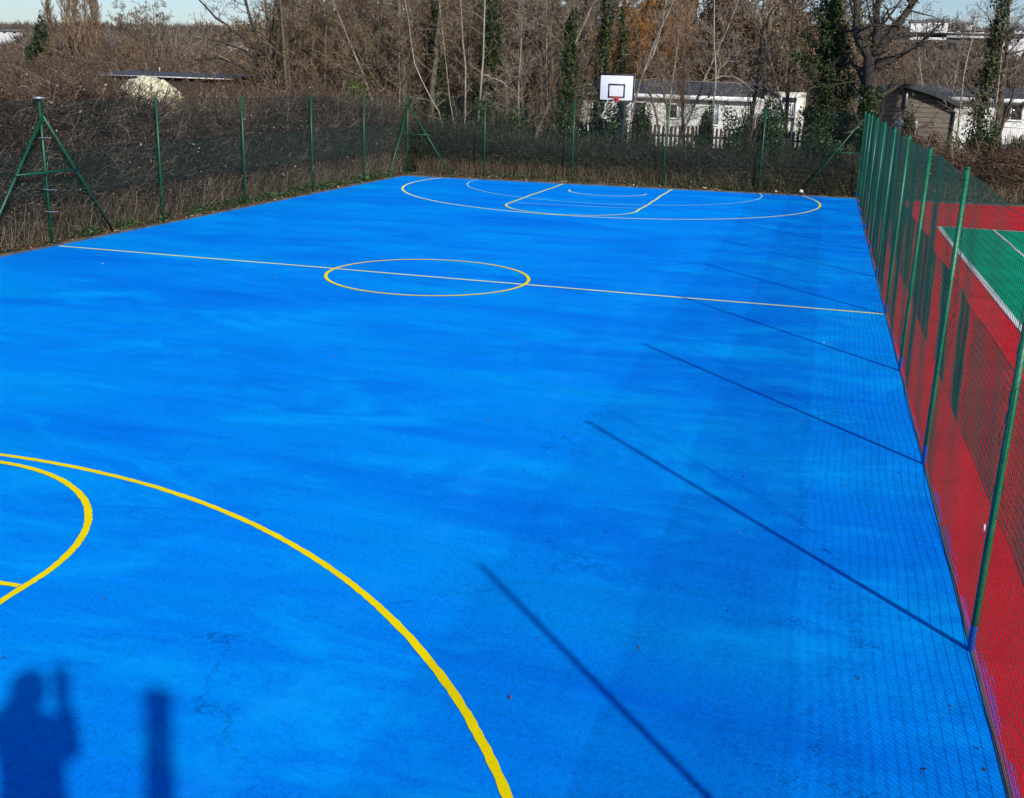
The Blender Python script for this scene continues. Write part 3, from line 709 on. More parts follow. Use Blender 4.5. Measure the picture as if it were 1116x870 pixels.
def ivy_on(out, rs, n, zmin, zmax, spread, size=0.09, lv=0):
    pts = []
    segs = [(P[i], P[i+1], R[i]) for P, R, l in out if l <= lv for i in range(len(P)-1) if zmin-0.8 < P[i][2] < zmax]
    w_ = np.array([np.linalg.norm(b-a) for a, b, r in segs]); w_ /= w_.sum()
    idx = rs.choice(len(segs), n, p=w_)
    A = np.array([segs[i][0] for i in idx]); B = np.array([segs[i][1] for i in idx]); R = np.array([segs[i][2] for i in idx])
    t = rs.rand(n, 1); c = A*(1-t)+B*t
    ang = rs.uniform(0, 2*PI, n); lump = 0.40+0.5*np.sin(c[:, 2]*1.9+ang)+0.4*np.sin(c[:, 2]*4.3+ang*2)+0.3*np.sin(c[:, 2]*9.7+ang*4)
    rad = R+spread*np.abs(lump)*rs.rand(n)**0.5*(1-0.5*np.clip((c[:, 2]-zmin)/(zmax-zmin), 0, 1))
    C = c+np.stack([np.cos(ang)*rad, np.sin(ang)*rad, rs.normal(0, 0.08, n)], 1)
    C = C[(C[:, 2] > zmin) & (C[:, 2] < zmax)]
    return leaves(C, size, rs, 0.2, 0.8)
PROTO = {}
def proto(key, prm, maxl, h, r, seed, barkm, twigm, ivy=None, stems=1, lean=0.05):
    rs = np.random.RandomState(seed); st = []
    for i in range(stems):
        P, R = trunk_line(h*rs.uniform(0.8, 1.0) if i else h, r*(1 if not i else rs.uniform(0.5, 0.9)), rs, lean*(1 if stems == 1 else 3.2))
        if i: P = [p+np.array([0.25*math.cos(i*2.4), 0.25*math.sin(i*2.4), 0]) for p in P]
        st.append((P, R))
    T, C, out = build_tree(st, prm, maxl, rs)
    tm = np_mesh('trunk', *T, True); cm = np_mesh('crown', *C) if C else None
    tm.materials.append(MAT[barkm]); 
    if cm: cm.materials.append(MAT[twigm])
    im = None
    if ivy:
        im = np_mesh('ivy', *ivy_on(out, rs, ivy[0], ivy[1], ivy[2], ivy[3])); im.materials.append(MAT['ivy'])
    PROTO[key] = (tm, cm, im)
def place(key, x, y, s, rz, name, label, cat='tree', group=None, z=None, sz=None):
    if z is None: z = float(terrain(np.array(x), np.array(y)))
    r_ = empty(name, (x, y, z), label, cat, group, rz); r_.scale = (s, s, sz or s)
    for nm, me in zip(('trunk', 'crown', 'ivy'), PROTO[key]):
        if me is None: continue
        o = bpy.data.objects.new(nm, me); COL.objects.link(o); o.parent = r_
    return r_
proto('oak', OAK, 5, 8.5, 0.22, 101, 'bark', 'twig')
proto('oak2', OAK, 5, 9.0, 0.20, 102, 'barkgreen', 'twigred')
proto('slim', SLIM, 4, 9.5, 0.12, 103, 'bark', 'twig')
proto('slim2', SLIM, 4, 10.0, 0.11, 104, 'barkdark', 'twigdark')
proto('slimr', SLIM, 4, 9.0, 0.10, 105, 'bark', 'twigred', stems=3)
proto('slimp', SLIM, 4, 9.0, 0.09, 106, 'barkpale', 'twigpale', stems=2)
proto('ivyslim', SLIM, 4, 9.5, 0.14, 107, 'bark', 'twig', ivy=(9500, 0.3, 7.5, 0.75))
proto('ivythin', SLIM, 3, 9.0, 0.12, 110, 'bark', 'twigdark', ivy=(5000, 0.8, 8.0, 0.5))
OAKF = dict(OAK, rmin=0.020); SLIMF = dict(SLIM, rmin=0.018, n=[24, 6, 5, 3])
proto('oakf', OAKF, 4, 8.5, 0.20, 121, 'bark', 'twig'); proto('oakf2', dict(OAKF, n=[12, 7, 7, 5]), 4, 9.0, 0.20, 122, 'barkgreen', 'twigred')
proto('slimf', SLIMF, 4, 9.5, 0.13, 123, 'bark', 'twig'); proto('slimfd', SLIMF, 4, 9.5, 0.13, 124, 'barkdark', 'twigdark')
proto('bushf', SLIMF, 4, 8.0, 0.10, 125, 'bark', 'twigred', stems=4)
proto('oakm', dict(OAK, rmin=0.011), 5, 8.0, 0.22, 126, 'bark', 'twigred'); proto('slimm', dict(SLIM, rmin=0.011), 4, 9, 0.13, 127, 'barkdark', 'twigdark'); proto('bushm', dict(SLIM, rmin=0.010), 4, 8.5, 0.11, 128, 'bark', 'twig', stems=4)
proto('poplar', POPLAR, 3, 11, 0.16, 108, 'bark', 'twigred')
proto('willow', WILLOW, 3, 8.0, 0.25, 109, 'bark', 'willow')

# spreading bare tree behind the left end of the far fence
n_ = [0]
def T(key, px, Y, s, rz, label, name='bare_tree', group='bare trees behind the courts', sz=None):
    x, _ = at(px, 100, Y); return place(key, x, Y, s, rz, name, label, 'tree', group, sz=sz)
T('slim', 318, 26.5, 1.05, 1.0, 'upright bare brown tree just right of the wide spreading tree')
T('slimr', 346, 25.5, 1.0, 2.0, 'several stemmed russet bare tree left of the corner brace')
T('oak2', 375, 31, 0.95, 0.2, 'broad russet crowned bare tree standing back, left of the corner brace')
T('slim2', 410, 25.2, 1.0, 2.6, 'dark slender bare tree behind the left corner brace')
T('oak2', 446, 27.0, 1.0, 3.9, 'russet bare tree directly behind the left far corner of the fence')
T('slim2', 548, 27, 1.0, 4.9, 'dark bare tree left of the ivy column')
T('oak', 585, 29, 1.0, 5.5, 'grey brown bare tree halfway between the pale saplings and the hoop')
T('slimp', 572, 24.6, 0.85, 0.8, 'pale arching sapling left of the ivy column')
T('ivyslim', 528, 25.6, 1.0, 1.2, 'ivy covered tree behind the tall pale saplings', 'ivy_clad_tree', 'ivy clad trees')
T('ivyslim', 618, 24.4, 0.8, 0.2, 'ivy covered trunk a little left of the backboard', 'ivy_clad_tree', 'ivy clad trees')
T('ivythin', 655, 25.4, 1.05, 3.0, 'ivy wrapped trunk rising behind the left edge of the backboard', 'ivy_clad_tree', 'ivy clad trees')
T('ivythin', 680, 27.5, 0.8, 4.0, 'thin ivy wrapped trunk rising behind the right edge of the backboard', 'ivy_clad_tree', 'ivy clad trees')
T('slim', 820, 27, 0.9, 2.2, 'bare brown tree in front of the white caravan right end')
T('slim2', 862, 27.5, 0.95, 5.0, 'dark bare tree left of the tall evergreen ivy tree')
T('slimr', 752, 31, 0.85, 5.3, 'several stemmed russet tree in front of the long white caravan')
T('ivythin', 1070, 23.8, 1.05, 0.6, 'ivy wrapped trunk on the far right beyond the red court', 'ivy_clad_tree', 'ivy clad trees')
T('oak', 1098, 30, 0.9, 1.6, 'bare tree at the right edge of the view behind the red court')
T('slimp', 735, 29, 0.85, 1.1, 'pale bare tree left of the slender pale hooked tree')
T('slimp', 605, 27, 0.9, 0.1, 'pale bare tree just left of the ivy covered trunk by the backboard')
T('slimp', 880, 26.5, 0.8, 3.1, 'pale bare tree left of the tree smothered in ivy')
T('slimp', 430, 26, 0.8, 4.1, 'pale bare tree behind the left far corner post')
T('ivythin', 478, 27.5, 1.0, 5.2, 'ivy wrapped trunk behind the crooked pale sapling', 'ivy_clad_tree', 'ivy clad trees')
T('ivythin', 300, 31, 0.9, 2.2, 'ivy wrapped trunk beside the wide spreading tree', 'ivy_clad_tree', 'ivy clad trees')
T('slimp', 1028, 33, 0.8, 2.6, 'pale bare tree behind the timber shed')

def custom(name, label, cat, stems, Y, prm, maxl, seed, barkm, twigm, group=None, ivy=None):
    """a single tree whose main stems follow measured courses; stems: ([(px,py,dy)..], r0, r1)"""
    rs = np.random.RandomState(seed); st = []
    x0 = at(stems[0][0][0][0], stems[0][0][0][1], Y)[0]
    for pts, r0, r1 in stems:
        P = []
        for q in pts:
            yy = Y+(q[2] if len(q) > 2 else 0); a, b = at(q[0], q[1], yy); P.append(np.array([a-x0, yy-Y, b]))
        if stems[0][0] is pts: P = [np.array([P[0][0], 0, -0.05])]+P
        # resample smoothly
        P = np.array(P); n = len(P); tt = np.linspace(0, n-1, 10); Pr = np.stack([np.interp(tt, np.arange(n), P[:, i]) for i in range(3)], 1)
        Pr[1:-1] = 0.25*Pr[:-2]+0.5*Pr[1:-1]+0.25*Pr[2:]; Pr[1:-1] += rs.normal(0, 0.02, (8, 3))
        st.append((list(Pr), list(np.linspace(r0, r1, 10))))
    T_, C_, out = build_tree(st, prm, maxl, rs)
    root = empty(name, (x0, Y, 0), label, cat, group)
    link('trunk', np_mesh('trunk', *T_, True), MAT[barkm], root)
    if C_: link('crown', np_mesh('crown', *C_), MAT[twigm], root)
    if ivy:
        for n_iv, z0, z1, sp, lv in ivy: link('ivy', np_mesh('ivy', *ivy_on(out, rs, n_iv, z0, z1, sp, lv=lv)), MAT['ivy'], root)
    return root
SAP = dict(n=[12, 5, 4, 3], t0=0.22, rr=0.45, ang=[55, 45, 45], lr=0.5, l1=1.1, wig=0.2, up=[0.03, 0.02, 0.02], rmin=0.005)
g = 'pale saplings behind the far fence'
SAP['l1'] = 1.5
custom('sapling', 'crooked pale sapling leaning left, nearest the corner brace', 'tree', [([(487, 150), (479, 122), (463, 96), (451, 70), (447, 35), (440, -5)], 0.042, 0.014)], 23.2, SAP, 3, 1, 'barkpale', 'twigpale', g)
custom('sapling', 'thin pale sapling second from the corner brace', 'tree', [([(499, 150), (491, 120), (488, 85), (484, 45), (478, 0)], 0.026, 0.010)], 23.4, SAP, 3, 2, 'barkpale', 'twigpale', g)
custom('sapling', 'tall upright pale sapling third from the corner brace', 'tree', [([(505, 160), (509, 112), (506, 60), (502, 10), (500, -30)], 0.042, 0.02)], 23.6, SAP, 3, 3, 'barkpale', 'twigpale', g)
custom('sapling', 'tallest smooth pale sapling in front of the dark ivy tree', 'tree', [([(519, 150), (525, 100), (527, 50), (528, 0), (529, -40)], 0.052, 0.028), ([(527, 82, 0), (545, 88, 0), (560, 100, 0.2)], 0.03, 0.012)], 23.5, SAP, 3, 4, 'barkpale', 'twigpale', g)
custom('forked_tree', 'pale forked tree leaning right behind the right side of the backboard', 'tree', [([(684, 150), (692, 110), (703, 72), (716, 40), (735, 5), (745, -30)], 0.05, 0.02), ([(700, 80), (712, 60), (722, 25), (728, -20)], 0.045, 0.02)], 24.2, SAP, 4, 5, 'barkpale', 'twigpale')
custom('forked_tree', 'brown tree leaning left between the hoop and the caravan window', 'tree', [([(722, 170), (716, 130), (707, 95), (698, 60), (690, 25), (684, -20)], 0.05, 0.02), ([(728, 125), (722, 95), (712, 72)], 0.05, 0.02)], 24.6, SAP, 4, 6, 'bark', 'twig')
custom('forked_tree', 'slender pale tree with hooked side branches before the white caravan', 'tree', [([(770, 150), (778, 112), (781, 85), (779, 50), (777, 15), (780, -20)], 0.046, 0.018), ([(781, 86), (786, 72), (797, 66), (806, 68)], 0.03, 0.012), ([(781, 86), (795, 82), (812, 90), (822, 100)], 0.03, 0.01)], 24.3, SAP, 4, 7, 'barkpale', 'twigpale')
custom('forked_tree', 'thin leaning pale tree in front of the timber shed right end', 'tree', [([(1040, 185), (1043, 140), (1048, 95), (1056, 55), (1066, 25), (1072, -10)], 0.042, 0.016), ([(1082, 190), (1080, 150), (1086, 110), (1092, 60), (1096, 0)], 0.034, 0.012)], 23.5, SAP, 4, 8, 'barkpale', 'twigpale')
# the big tree at the right far corner
BIG = dict(n=[8, 5, 4, 4, 3], t0=0.3, rr=0.5, ang=[50, 48, 45, 45, 45], lr=0.55, l1=1.9, wig=0.22, up=[0.03, 0.02, 0.02, 0.02], rmin=0.006)
custom('bare_tree', 'big dark bare tree with thick crooked limbs behind the right far corner', 'tree', [
    ([(945, 190), (947, 140), (949, 100), (948, 75), (949, 62)], 0.30, 0.24),
    ([(949, 66), (940, 48), (931, 30), (935, 5), (930, -30)], 0.19, 0.09),
    ([(948, 66), (957, 45), (954, 20), (962, -25)], 0.17, 0.08),
    ([(950, 66), (962, 48), (976, 30), (990, 12), (1003, -8), (1015, -30)], 0.17, 0.07),
    ([(949, 76), (962, 70), (974, 65), (984, 60), (996, 52), (1012, 38), (1028, 25)], 0.11, 0.025),
    ([(948, 95), (930, 88), (912, 92), (895, 100)], 0.05, 0.015)],
    22.9, BIG, 4, 9, 'barkdark', 'twigdark', None, [(5200, 0.2, 3.6, 0.26, 0), (900, 4.6, 7.5, 0.16, 0)])
custom('bare_tree', 'wide spreading bare tree left of centre with crooked low boughs', 'tree', [
    ([(291, 120), (290, 100), (289, 80), (287, 62)], 0.20, 0.15),
    ([(287, 64), (281, 40), (270, 15), (262, -30)], 0.11, 0.05),
    ([(288, 64), (296, 40), (300, 10), (306, -30)], 0.10, 0.05),
    ([(287, 66), (270, 42), (250, 32), (228, 12), (212, -5)], 0.10, 0.03),
    ([(289, 84), (272, 78), (256, 68), (240, 61), (225, 66), (205, 72)], 0.09, 0.02),
    ([(288, 72), (272, 58), (252, 50), (236, 44), (215, 42)], 0.07, 0.02),
    ([(289, 70), (305, 52), (325, 40), (345, 20)], 0.08, 0.02)],
    28.0, dict(BIG, l1=1.7, rmin=0.0085), 4, 19, 'barkdark', 'twig')
# evergreen ivy tower left of it
custom('ivy_clad_tree', 'tall tree smothered in dark green ivy left of the big bare tree', 'tree', [
    ([(900, 190), (903, 140), (905, 95), (907, 50), (909, 10), (911, -40)], 0.17, 0.10)], 24.0, SLIM, 3, 12, 'barkdark', 'twig', 'ivy clad trees',
    [(12000, 0.4, 3.8, 1.25, 0), (9000, 1.6, 5.6, 0.45, 1), (5500, 3.2, 5.4, 0.8, 0), (4200, 5.2, 8.2, 0.5, 0)])

# ivy mounds and leafy shrubs
def leaf_mound(name, label, cat, c, rad, n, size, mat, seed, group=None):
    rs = np.random.RandomState(seed)
    u = rs.normal(size=(n, 3)); u /= np.linalg.norm(u, axis=1, keepdims=True); u[:, 2] = np.abs(u[:, 2])*1.0-0.1
    ph = rs.uniform(0, 6.28, 9)
    lump = 1+0.22*np.sin(u[:, 0]*5+ph[0])+0.2*np.sin(u[:, 2]*6+ph[1])*np.sin(u[:, 0]*4+ph[2])+0.14*np.sin(u[:, 0]*11+u[:, 2]*9+ph[3])+0.1*np.sin(u[:, 1]*8+ph[4])
    rr_ = lump*(0.62+0.42*rs.rand(n)**0.6)
    C = u*rr_[:, None]*np.array(rad); C[:, 2] = np.clip(C[:, 2], 0.03, None)
    root = empty(name, c, label, cat, group)
    link('foliage', np_mesh('foliage', *leaves(C, size, rs, 0.5, 0.65)), MAT[mat], root)
    m_ = 500; d = rs.normal(size=(m_, 3)); d[:, 2] = np.abs(d[:, 2])+0.3; d /= np.linalg.norm(d, axis=1, keepdims=True)
    t_ = np.linspace(0.05, 0.92, 5)[None, :, None]; P = d[:, None]*t_*np.array(rad)+rs.normal(0, 0.03, (m_, 5, 3))
    link('stems', np_mesh('stems', *tubes(P, np.full((m_, 5), 0.008), 3)), MAT['twigdark'], root)
    return root
def LM(px, Y, rad, n, size, mat, seed, name, label, group=None, z=0.0):
    return leaf_mound(name, label, 'shrub', (at(px, 150, Y)[0], Y, z), rad, n, size, mat, seed, group)
LM(572, 21.5, (0.85, 0.6, 1.35), 6500, 0.10, 'laurel', 51, 'laurel_bush', 'bright green laurel bush pressed against the far fence left of the hoop')
LM(600, 21.9, (1.1, 0.7, 1.15), 6000, 0.09, 'ivy', 52, 'ivy_mound', 'dark ivy mound right of the laurel bush')
LM(655, 22.3, (1.0, 0.7, 2.35), 9000, 0.09, 'ivy', 53, 'ivy_mound', 'ivy heap hanging directly below the backboard')
LM(700, 23.0, (0.55, 0.5, 2.6), 3200, 0.10, 'ivy', 54, 'ivy_mound', 'ivy heap between the hoop pole and the caravan')
LM(822, 22.2, (1.05, 0.9, 2.75), 15000, 0.09, 'ivy', 55, 'ivy_mound', 'big dark ivy heap left of the far right fence post')
LM(768, 23.3, (0.42, 0.45, 2.8), 3200, 0.08, 'ivy', 56, 'ivy_mound', 'narrow ivy column before the caravan door')
LM(752, 22.2, (1.3, 0.8, 1.05), 5000, 0.09, 'ivy', 57, 'ivy_mound', 'low ivy heap under the caravan door')
LM(850, 23.2, (1.2, 0.8, 1.9), 7000, 0.09, 'ivy', 58, 'ivy_mound', 'ivy heap under the caravan decking')
LM(890, 22.0, (1.2, 0.8, 1.9), 9000, 0.09, 'ivy', 59, 'ivy_mound', 'ivy heap at the foot of the tall ivy covered tree')
LM(926, 21.9, (0.8, 0.7, 1.5), 5000, 0.09, 'ivy', 60, 'ivy_mound', 'ivy heap in the right far corner')
LM(384, 22.5, (0.8, 0.8, 3.0), 6500, 0.11, 'laurel', 61, 'laurel_bush', 'tall green laurel rising left of the corner brace')
LM(545, 23.4, (1.4, 0.8, 2.6), 9000, 0.09, 'ivy', 62, 'ivy_mound', 'dark ivy heap behind the tallest pale sapling')
LM(480, 23.8, (1.6, 0.8, 1.9), 8000, 0.08, 'ivy', 63, 'ivy_mound', 'dark undergrowth heap behind the crooked pale sapling')
LM(668, 21.3, (1.5, 0.5, 1.0), 5500, 0.08, 'ivy', 81, 'ivy_mound', 'low wide ivy patch at the foot of the hoop pole')
LM(790, 21.4, (1.6, 0.5, 1.15), 6500, 0.08, 'ivy', 82, 'ivy_mound', 'low wide ivy patch left of the far right fence post')
LM(870, 21.5, (1.3, 0.5, 1.0), 5000, 0.08, 'ivy', 83, 'ivy_mound', 'low ivy patch beside the right corner brace')
LM(425, 22.6, (1.3, 0.7, 2.1), 6500, 0.08, 'ivy', 84, 'ivy_mound', 'dark ivy heap right behind the left far corner of the fence')
LM(1060, 22.4, (1.6, 0.7, 1.3), 6500, 0.08, 'ivy', 85, 'ivy_mound', 'low ivy heap beyond the middle of the red court end')
LM(1100, 23.0, (2.0, 1.1, 2.3), 12000, 0.09, 'ivy', 64, 'ivy_mound', 'dark green heap at the right edge beyond the red court')
LM(990, 23.0, (0.45, 0.4, 2.95), 2200, 0.10, 'ivy', 65, 'ivy_mound', 'thin ivy column climbing in front of the timber shed')
LM(1075, 22.8, (0.5, 0.5, 2.2), 3500, 0.10, 'laurel', 66, 'laurel_bush', 'bright green growth round the ivy wrapped trunk on the right')
LM(1020, 22.6, (1.0, 0.7, 1.9), 4500, 0.09, 'deadleaf', 67, 'dead_shrub', 'tan dead shrub in front of the timber shed')
x_, _ = at(47, 40, 70)
leaf_mound('conifer', 'dark green conifer poking above the scrub near the top left', 'tree', (at(38, 40, 70)[0], 70, 0), (1.4, 1.3, 6.3), 9000, 0.26, 'conifer', 70)

# tall scrub left and behind (mass)
def scrub(name, spots, seed, label, prm, mat, hrange=(3.0, 4.6), nproto=3, maxl=4):
    rs = np.random.RandomState(seed); pr = []
    for i in range(nproto):
        st = []
        for j in range(5):
            P, R = trunk_line(rs.uniform(2.6, 4.0), 0.035, rs, 0.28, 6); a = rs.uniform(0, 6.28)
            st.append(([p+np.array([0.3*math.cos(a), 0.3*math.sin(a), 0]) for p in P], R))
        Tq, Cq, _ = build_tree(st, prm, maxl, rs); pr.append(join([Tq, Cq] if Cq else [Tq]))
    parts = []
    for (x, y, h) in spots:
        V, Q = pr[rs.randint(nproto)]; a = rs.uniform(0, 6.28); s = h/4.0; sw = s*rs.uniform(0.9, 1.3)
        ca, sa = math.cos(a), math.sin(a)
        V2 = np.stack([(V[:, 0]*ca-V[:, 1]*sa)*sw+x, (V[:, 0]*sa+V[:, 1]*ca)*sw+y, V[:, 2]*s], 1); parts.append((V2, Q))
    V, Q = join(parts)
    return tag(link(name, np_mesh(name, V, Q), MAT[mat]), label, 'scrub', kind='stuff')
SCR = dict(n=[6, 5, 4, 3], t0=0.15, rr=0.5, ang=[38, 42, 42, 45], lr=0.55, l1=1.2, wig=0.18, up=[0.06, 0.03, 0.02], rmin=0.0075)
rs = np.random.RandomState(5)
sp = []
def top_px(px):
    return float(np.interp(px, [-60, 40, 95, 108, 118, 200, 210, 262, 330], [62, 50, 56, 80, 122, 122, 86, 85, 94]))
for i in range(150):
    Y_ = rs.uniform(13, 33); px = rs.uniform(-50, 300); x_, _ = at(px, 100, Y_)
    if x_ > -11.0: continue
    zt = at(px, top_px(px)+rs.uniform(-2, 14), Y_)[1]
    if zt < 1.2: continue
    sp.append((x_, Y_, zt*0.92))
for i in range(60):
    Y_ = rs.uniform(44, 60); px = rs.uniform(-40, 330); x_, _ = at(px, 100, Y_); sp.append((x_, Y_, max(1.5, at(px, rs.uniform(42, 62), Y_)[1]*0.9)))
for i in range(26):
    px = rs.uniform(202, 268); Y_ = rs.uniform(31.5, 36); sp.append((at(px, 100, Y_)[0], Y_, at(px, 88, Y_)[1]*0.86))
for i in range(6):
    px = rs.uniform(100, 116); Y_ = rs.uniform(31, 36); sp.append((at(px, 100, Y_)[0], Y_, at(px, 84, Y_)[1]*0.86))
scrub('scrub', sp, 301, 'tall brown twiggy scrub rising behind the left fence', SCR, 'bramble')
sp = []
for i in range(80):
    Y_ = rs.uniform(25, 36); px = rs.uniform(230, 640); x_, _ = at(px, 100, Y_); sp.append((x_, Y_, rs.uniform(2.6, 4.2)))
for i in range(22):
    Y_ = rs.uniform(46, 54); px = rs.uniform(560, 930); x_, _ = at(px, 100, Y_); sp.append((x_, Y_, rs.uniform(3.5, 5)))
for i in range(26):
    Y_ = rs.uniform(48, 58); px = rs.uniform(920, 1150); x_, _ = at(px, 100, Y_); sp.append((x_, Y_, rs.uniform(2.2, 3.4)))
scrub('scrub', sp, 302, 'brown undergrowth between the trees behind the far fence', SCR, 'twigred')

# second rank of trees further back
r2 = random.Random(99)
keys = ['oakm', 'bushm', 'slimm', 'oakm', 'bushm', 'slimr']
kf = ['oakf', 'oakf2', 'slimf', 'slimfd', 'bushf']
i = 0
desc = {'oakm': 'broad russet bare tree', 'slimm': 'slender dark bare tree', 'bushm': 'bushy brown bare tree', 'oakf': 'broad brown bare tree', 'oakf2': 'broad mossy bare tree', 'slimf': 'tall slender bare tree', 'slimfd': 'dark slender bare tree', 'bushf': 'several stemmed russet tree', 'oak': 'broad brown bare tree', 'oak2': 'broad russet bare tree', 'slim': 'slender brown bare tree', 'slim2': 'slender dark bare tree', 'slimr': 'bushy russet bare tree'}
def far_tree(px, Y, s, key):
    x_, _ = at(px, 60, Y)
    place(key, x_, Y, s, r2.uniform(0, 6.28), 'bare_tree', desc[key]+' in the wood some way behind the courts', 'tree', desc[key]+'s in the wood behind the courts')
for px in range(322, 645, 17):
    far_tree(px+r2.uniform(-9, 9), r2.uniform(25.5, 32), r2.uniform(0.75, 1.0), r2.choice(['slimr', 'slim', 'slim2', 'bushm', 'oak2']))
for px in range(300, 640, 15):
    far_tree(px+r2.uniform(-10, 10), r2.uniform(33, 46), r2.uniform(0.85, 1.1), r2.choice(keys))
for px in range(640, 930, 17):
    far_tree(px+r2.uniform(-10, 10), r2.uniform(50, 66), r2.uniform(0.85, 1.1) if px > 760 else 0.62, r2.choice(kf))
for px in range(300, 640, 24):
    far_tree(px+r2.uniform(-10, 10), r2.uniform(48, 66), r2.uniform(0.95, 1.25), r2.choice(kf))
for px in list(range(640, 935, 15))+list(range(330, 640, 26)):
    back = 590 < px < 765
    far_tree(px+r2.uniform(-8, 8), r2.uniform(84, 100) if back else r2.uniform(50, 62), r2.uniform(1.7, 2.0) if back else r2.uniform(1.25, 1.5), r2.choice(['slimf', 'bushf', 'oakf2', 'slimfd']))
for px in range(-20, 330, 20):
    far_tree(px+r2.uniform(-12, 12), r2.uniform(50, 95), r2.uniform(0.5, 0.7)*(0.8 if px < 70 else 1), r2.choice(['oakf2', 'bushf', 'slimf', 'oakf']))
for px in range(690, 1150, 20):
    far_tree(px+r2.uniform(-10, 10), r2.uniform(75, 120), r2.uniform(0.6, 0.85) if px > 930 else r2.uniform(0.8, 1.15), r2.choice(kf))
for px, Y_, s in ((56, 92, 0.95), (72, 90, 1.1), (88, 91, 1.2), (99, 87, 1.15), (114, 93, 0.9), (64, 88, 1.05), (80, 84, 1.15), (93, 86, 1.1), (106, 90, 0.95)):
    x_, _ = at(px, 60, Y_); place('poplar', x_, Y_, s*0.95, px, 'poplar', 'upright fine twigged bare poplar in the clump near the top left', 'tree', 'bare poplars near the top left')
for px, Y_, s, lab in ((140, 70, 0.95, 'dark bare tree outlined against the sky right of the poplars'), (172, 74, 1.0, 'second dark forked bare tree against the sky right of the poplars')):
    x_, _ = at(px, 60, Y_); place('oakf', x_, Y_, s, px*0.1, 'bare_tree', lab, 'tree')
for px, Y_, s, lab in ((622, 62, 0.85, 'golden willow furthest left, beyond the ivy covered trunk left of the hoop'), (665, 66, 1.0, 'orange golden willow directly behind the backboard'), (708, 68, 1.25, 'orange golden willow right of the backboard'), (742, 74, 0.95, 'smaller golden willow furthest right of the willows')):
    x_, _ = at(px, 60, Y_); place('willow', x_, Y_, s, px, 'willow', lab, 'tree', sz=s*1.02)

# far wood covering the hill (a mass)
def far_wood():
    rs = np.random.RandomState(77); N = 5200; M_ = 64
    Yt = 85+(rs.rand(N)**1.3)*400; px = rs.uniform(-60, 1180, N)
    d = FW[None]+RT[None]*((px-558)/F)[:, None]-UP[None]*((60-435)/F); t = (Yt-CAM[1])/d[:, 1]; Xt = CAM[0]+t*d[:, 0]
    Zt = terrain(Xt, Yt); H = rs.uniform(3.5, 8.5, N); Wd = rs.uniform(2.0, 4.6, N)
    H *= np.where(Xt > -5, 0.78, 1.0)
    # clearings in front of the far buildings
    def row(z): 
        D = np.stack([Xt, Yt, z], 1)-CAM; return 435-F*(D@UP)/(D@FW)
    tp = row(Zt+H); H = np.where((px > 985) & (px < 1085) & (Yt < 332) & (tp < 43), 0.4*H, H)
    tp = row(Zt+H); H = np.where((px > 1090) & (Yt < 262) & (tp < 46), 0.4*H, H)
    H = np.where((px > 235) & (px < 285) & (Yt < 215) & (row(Zt+H) < 54), 0.4*H, H)
    H = np.where((px < 25) & (Yt < 225) & (row(Zt+H) < 38), 0.4*H, H)
    keep = ~((px > 985) & (px < 1085) & (Yt < 332) & (row(Zt+H) < 43))
    Xt, Yt, Zt, H, Wd = Xt[keep], Yt[keep], Zt[keep], H[keep], Wd[keep]; N = len(Xt)
    u = rs.normal(size=(N, M_, 3)); u /= np.linalg.norm(u, axis=2, keepdims=True); u *= rs.rand(N, M_, 1)**0.4
    c = np.stack([Xt, Yt, Zt+H*0.6], 1)[:, None]
    tip = c+u*np.stack([Wd, Wd, H*0.42], 1)[:, None]
    root = c+u*np.stack([Wd*0.35, Wd*0.35, H*0.12], 1)[:, None]+rs.normal(0, 0.35, (N, M_, 3))-np.stack([0*H, 0*H, H*0.10], 1)[:, None]
    ax = tip-root; side = np.cross(ax, rs.normal(size=(N, M_, 3))); side /= np.linalg.norm(side, axis=2, keepdims=True)
    wd = (0.03+Yt*0.0004)[:, None, None]*rs.uniform(0.5, 1.5, (N, M_, 1))*1.3
    V = np.stack([root-side*wd, root+side*wd, tip], 2).reshape(-1, 3)
    return tag(link('far_wood', np_mesh('far_wood', V, np.arange(len(V)).reshape(-1, 3)), MAT['farwood']), 'brown leafless woodland covering the far hillside', 'woodland', kind='stuff')
far_wood()

# ------------------------------------------------------------------ buildings
def prism_roof(name, x0, x1, y0, y1, ze, zr, mat, parent, over=0.12, along='x', th=0.09):
    """pitched roof shell, ridge along x (or along y), with thickness"""
    if along == 'x':
        ym = (y0+y1)/2; a = [(y0-over, ze), (ym, zr), (y1+over, ze)]
        top = [(x, p[0], p[1]+th) for x in (x0-over, x1+over) for p in a]; bot = [(x, p[0], p[1]) for x in (x0-over, x1+over) for p in a]
    else:
        xm = (x0+x1)/2; a = [(x0-over, ze), (xm, zr), (x1+over, ze)]
        top = [(p[0], y, p[1]+th) for y in (y1+over, y0-over) for p in a]; bot = [(p[0], y, p[1]) for y in (y1+over, y0-over) for p in a]
    V = top+bot
    Fc = [(0, 3, 4, 1), (1, 4, 5, 2), (6, 7, 10, 9), (7, 8, 11, 10), (0, 1, 7, 6), (1, 2, 8, 7), (3, 9, 10, 4), (4, 10, 11, 5), (0, 6, 9, 3), (2, 5, 11, 8)]
    me = bpy.data.meshes.new(name); me.from_pydata(V, [], Fc); me.update()
    bm = bmesh.new(); bm.from_mesh(me); bmesh.ops.recalc_face_normals(bm, faces=bm.faces); bm.to_mesh(me); bm.free()
    return link(name, me, mat, parent)
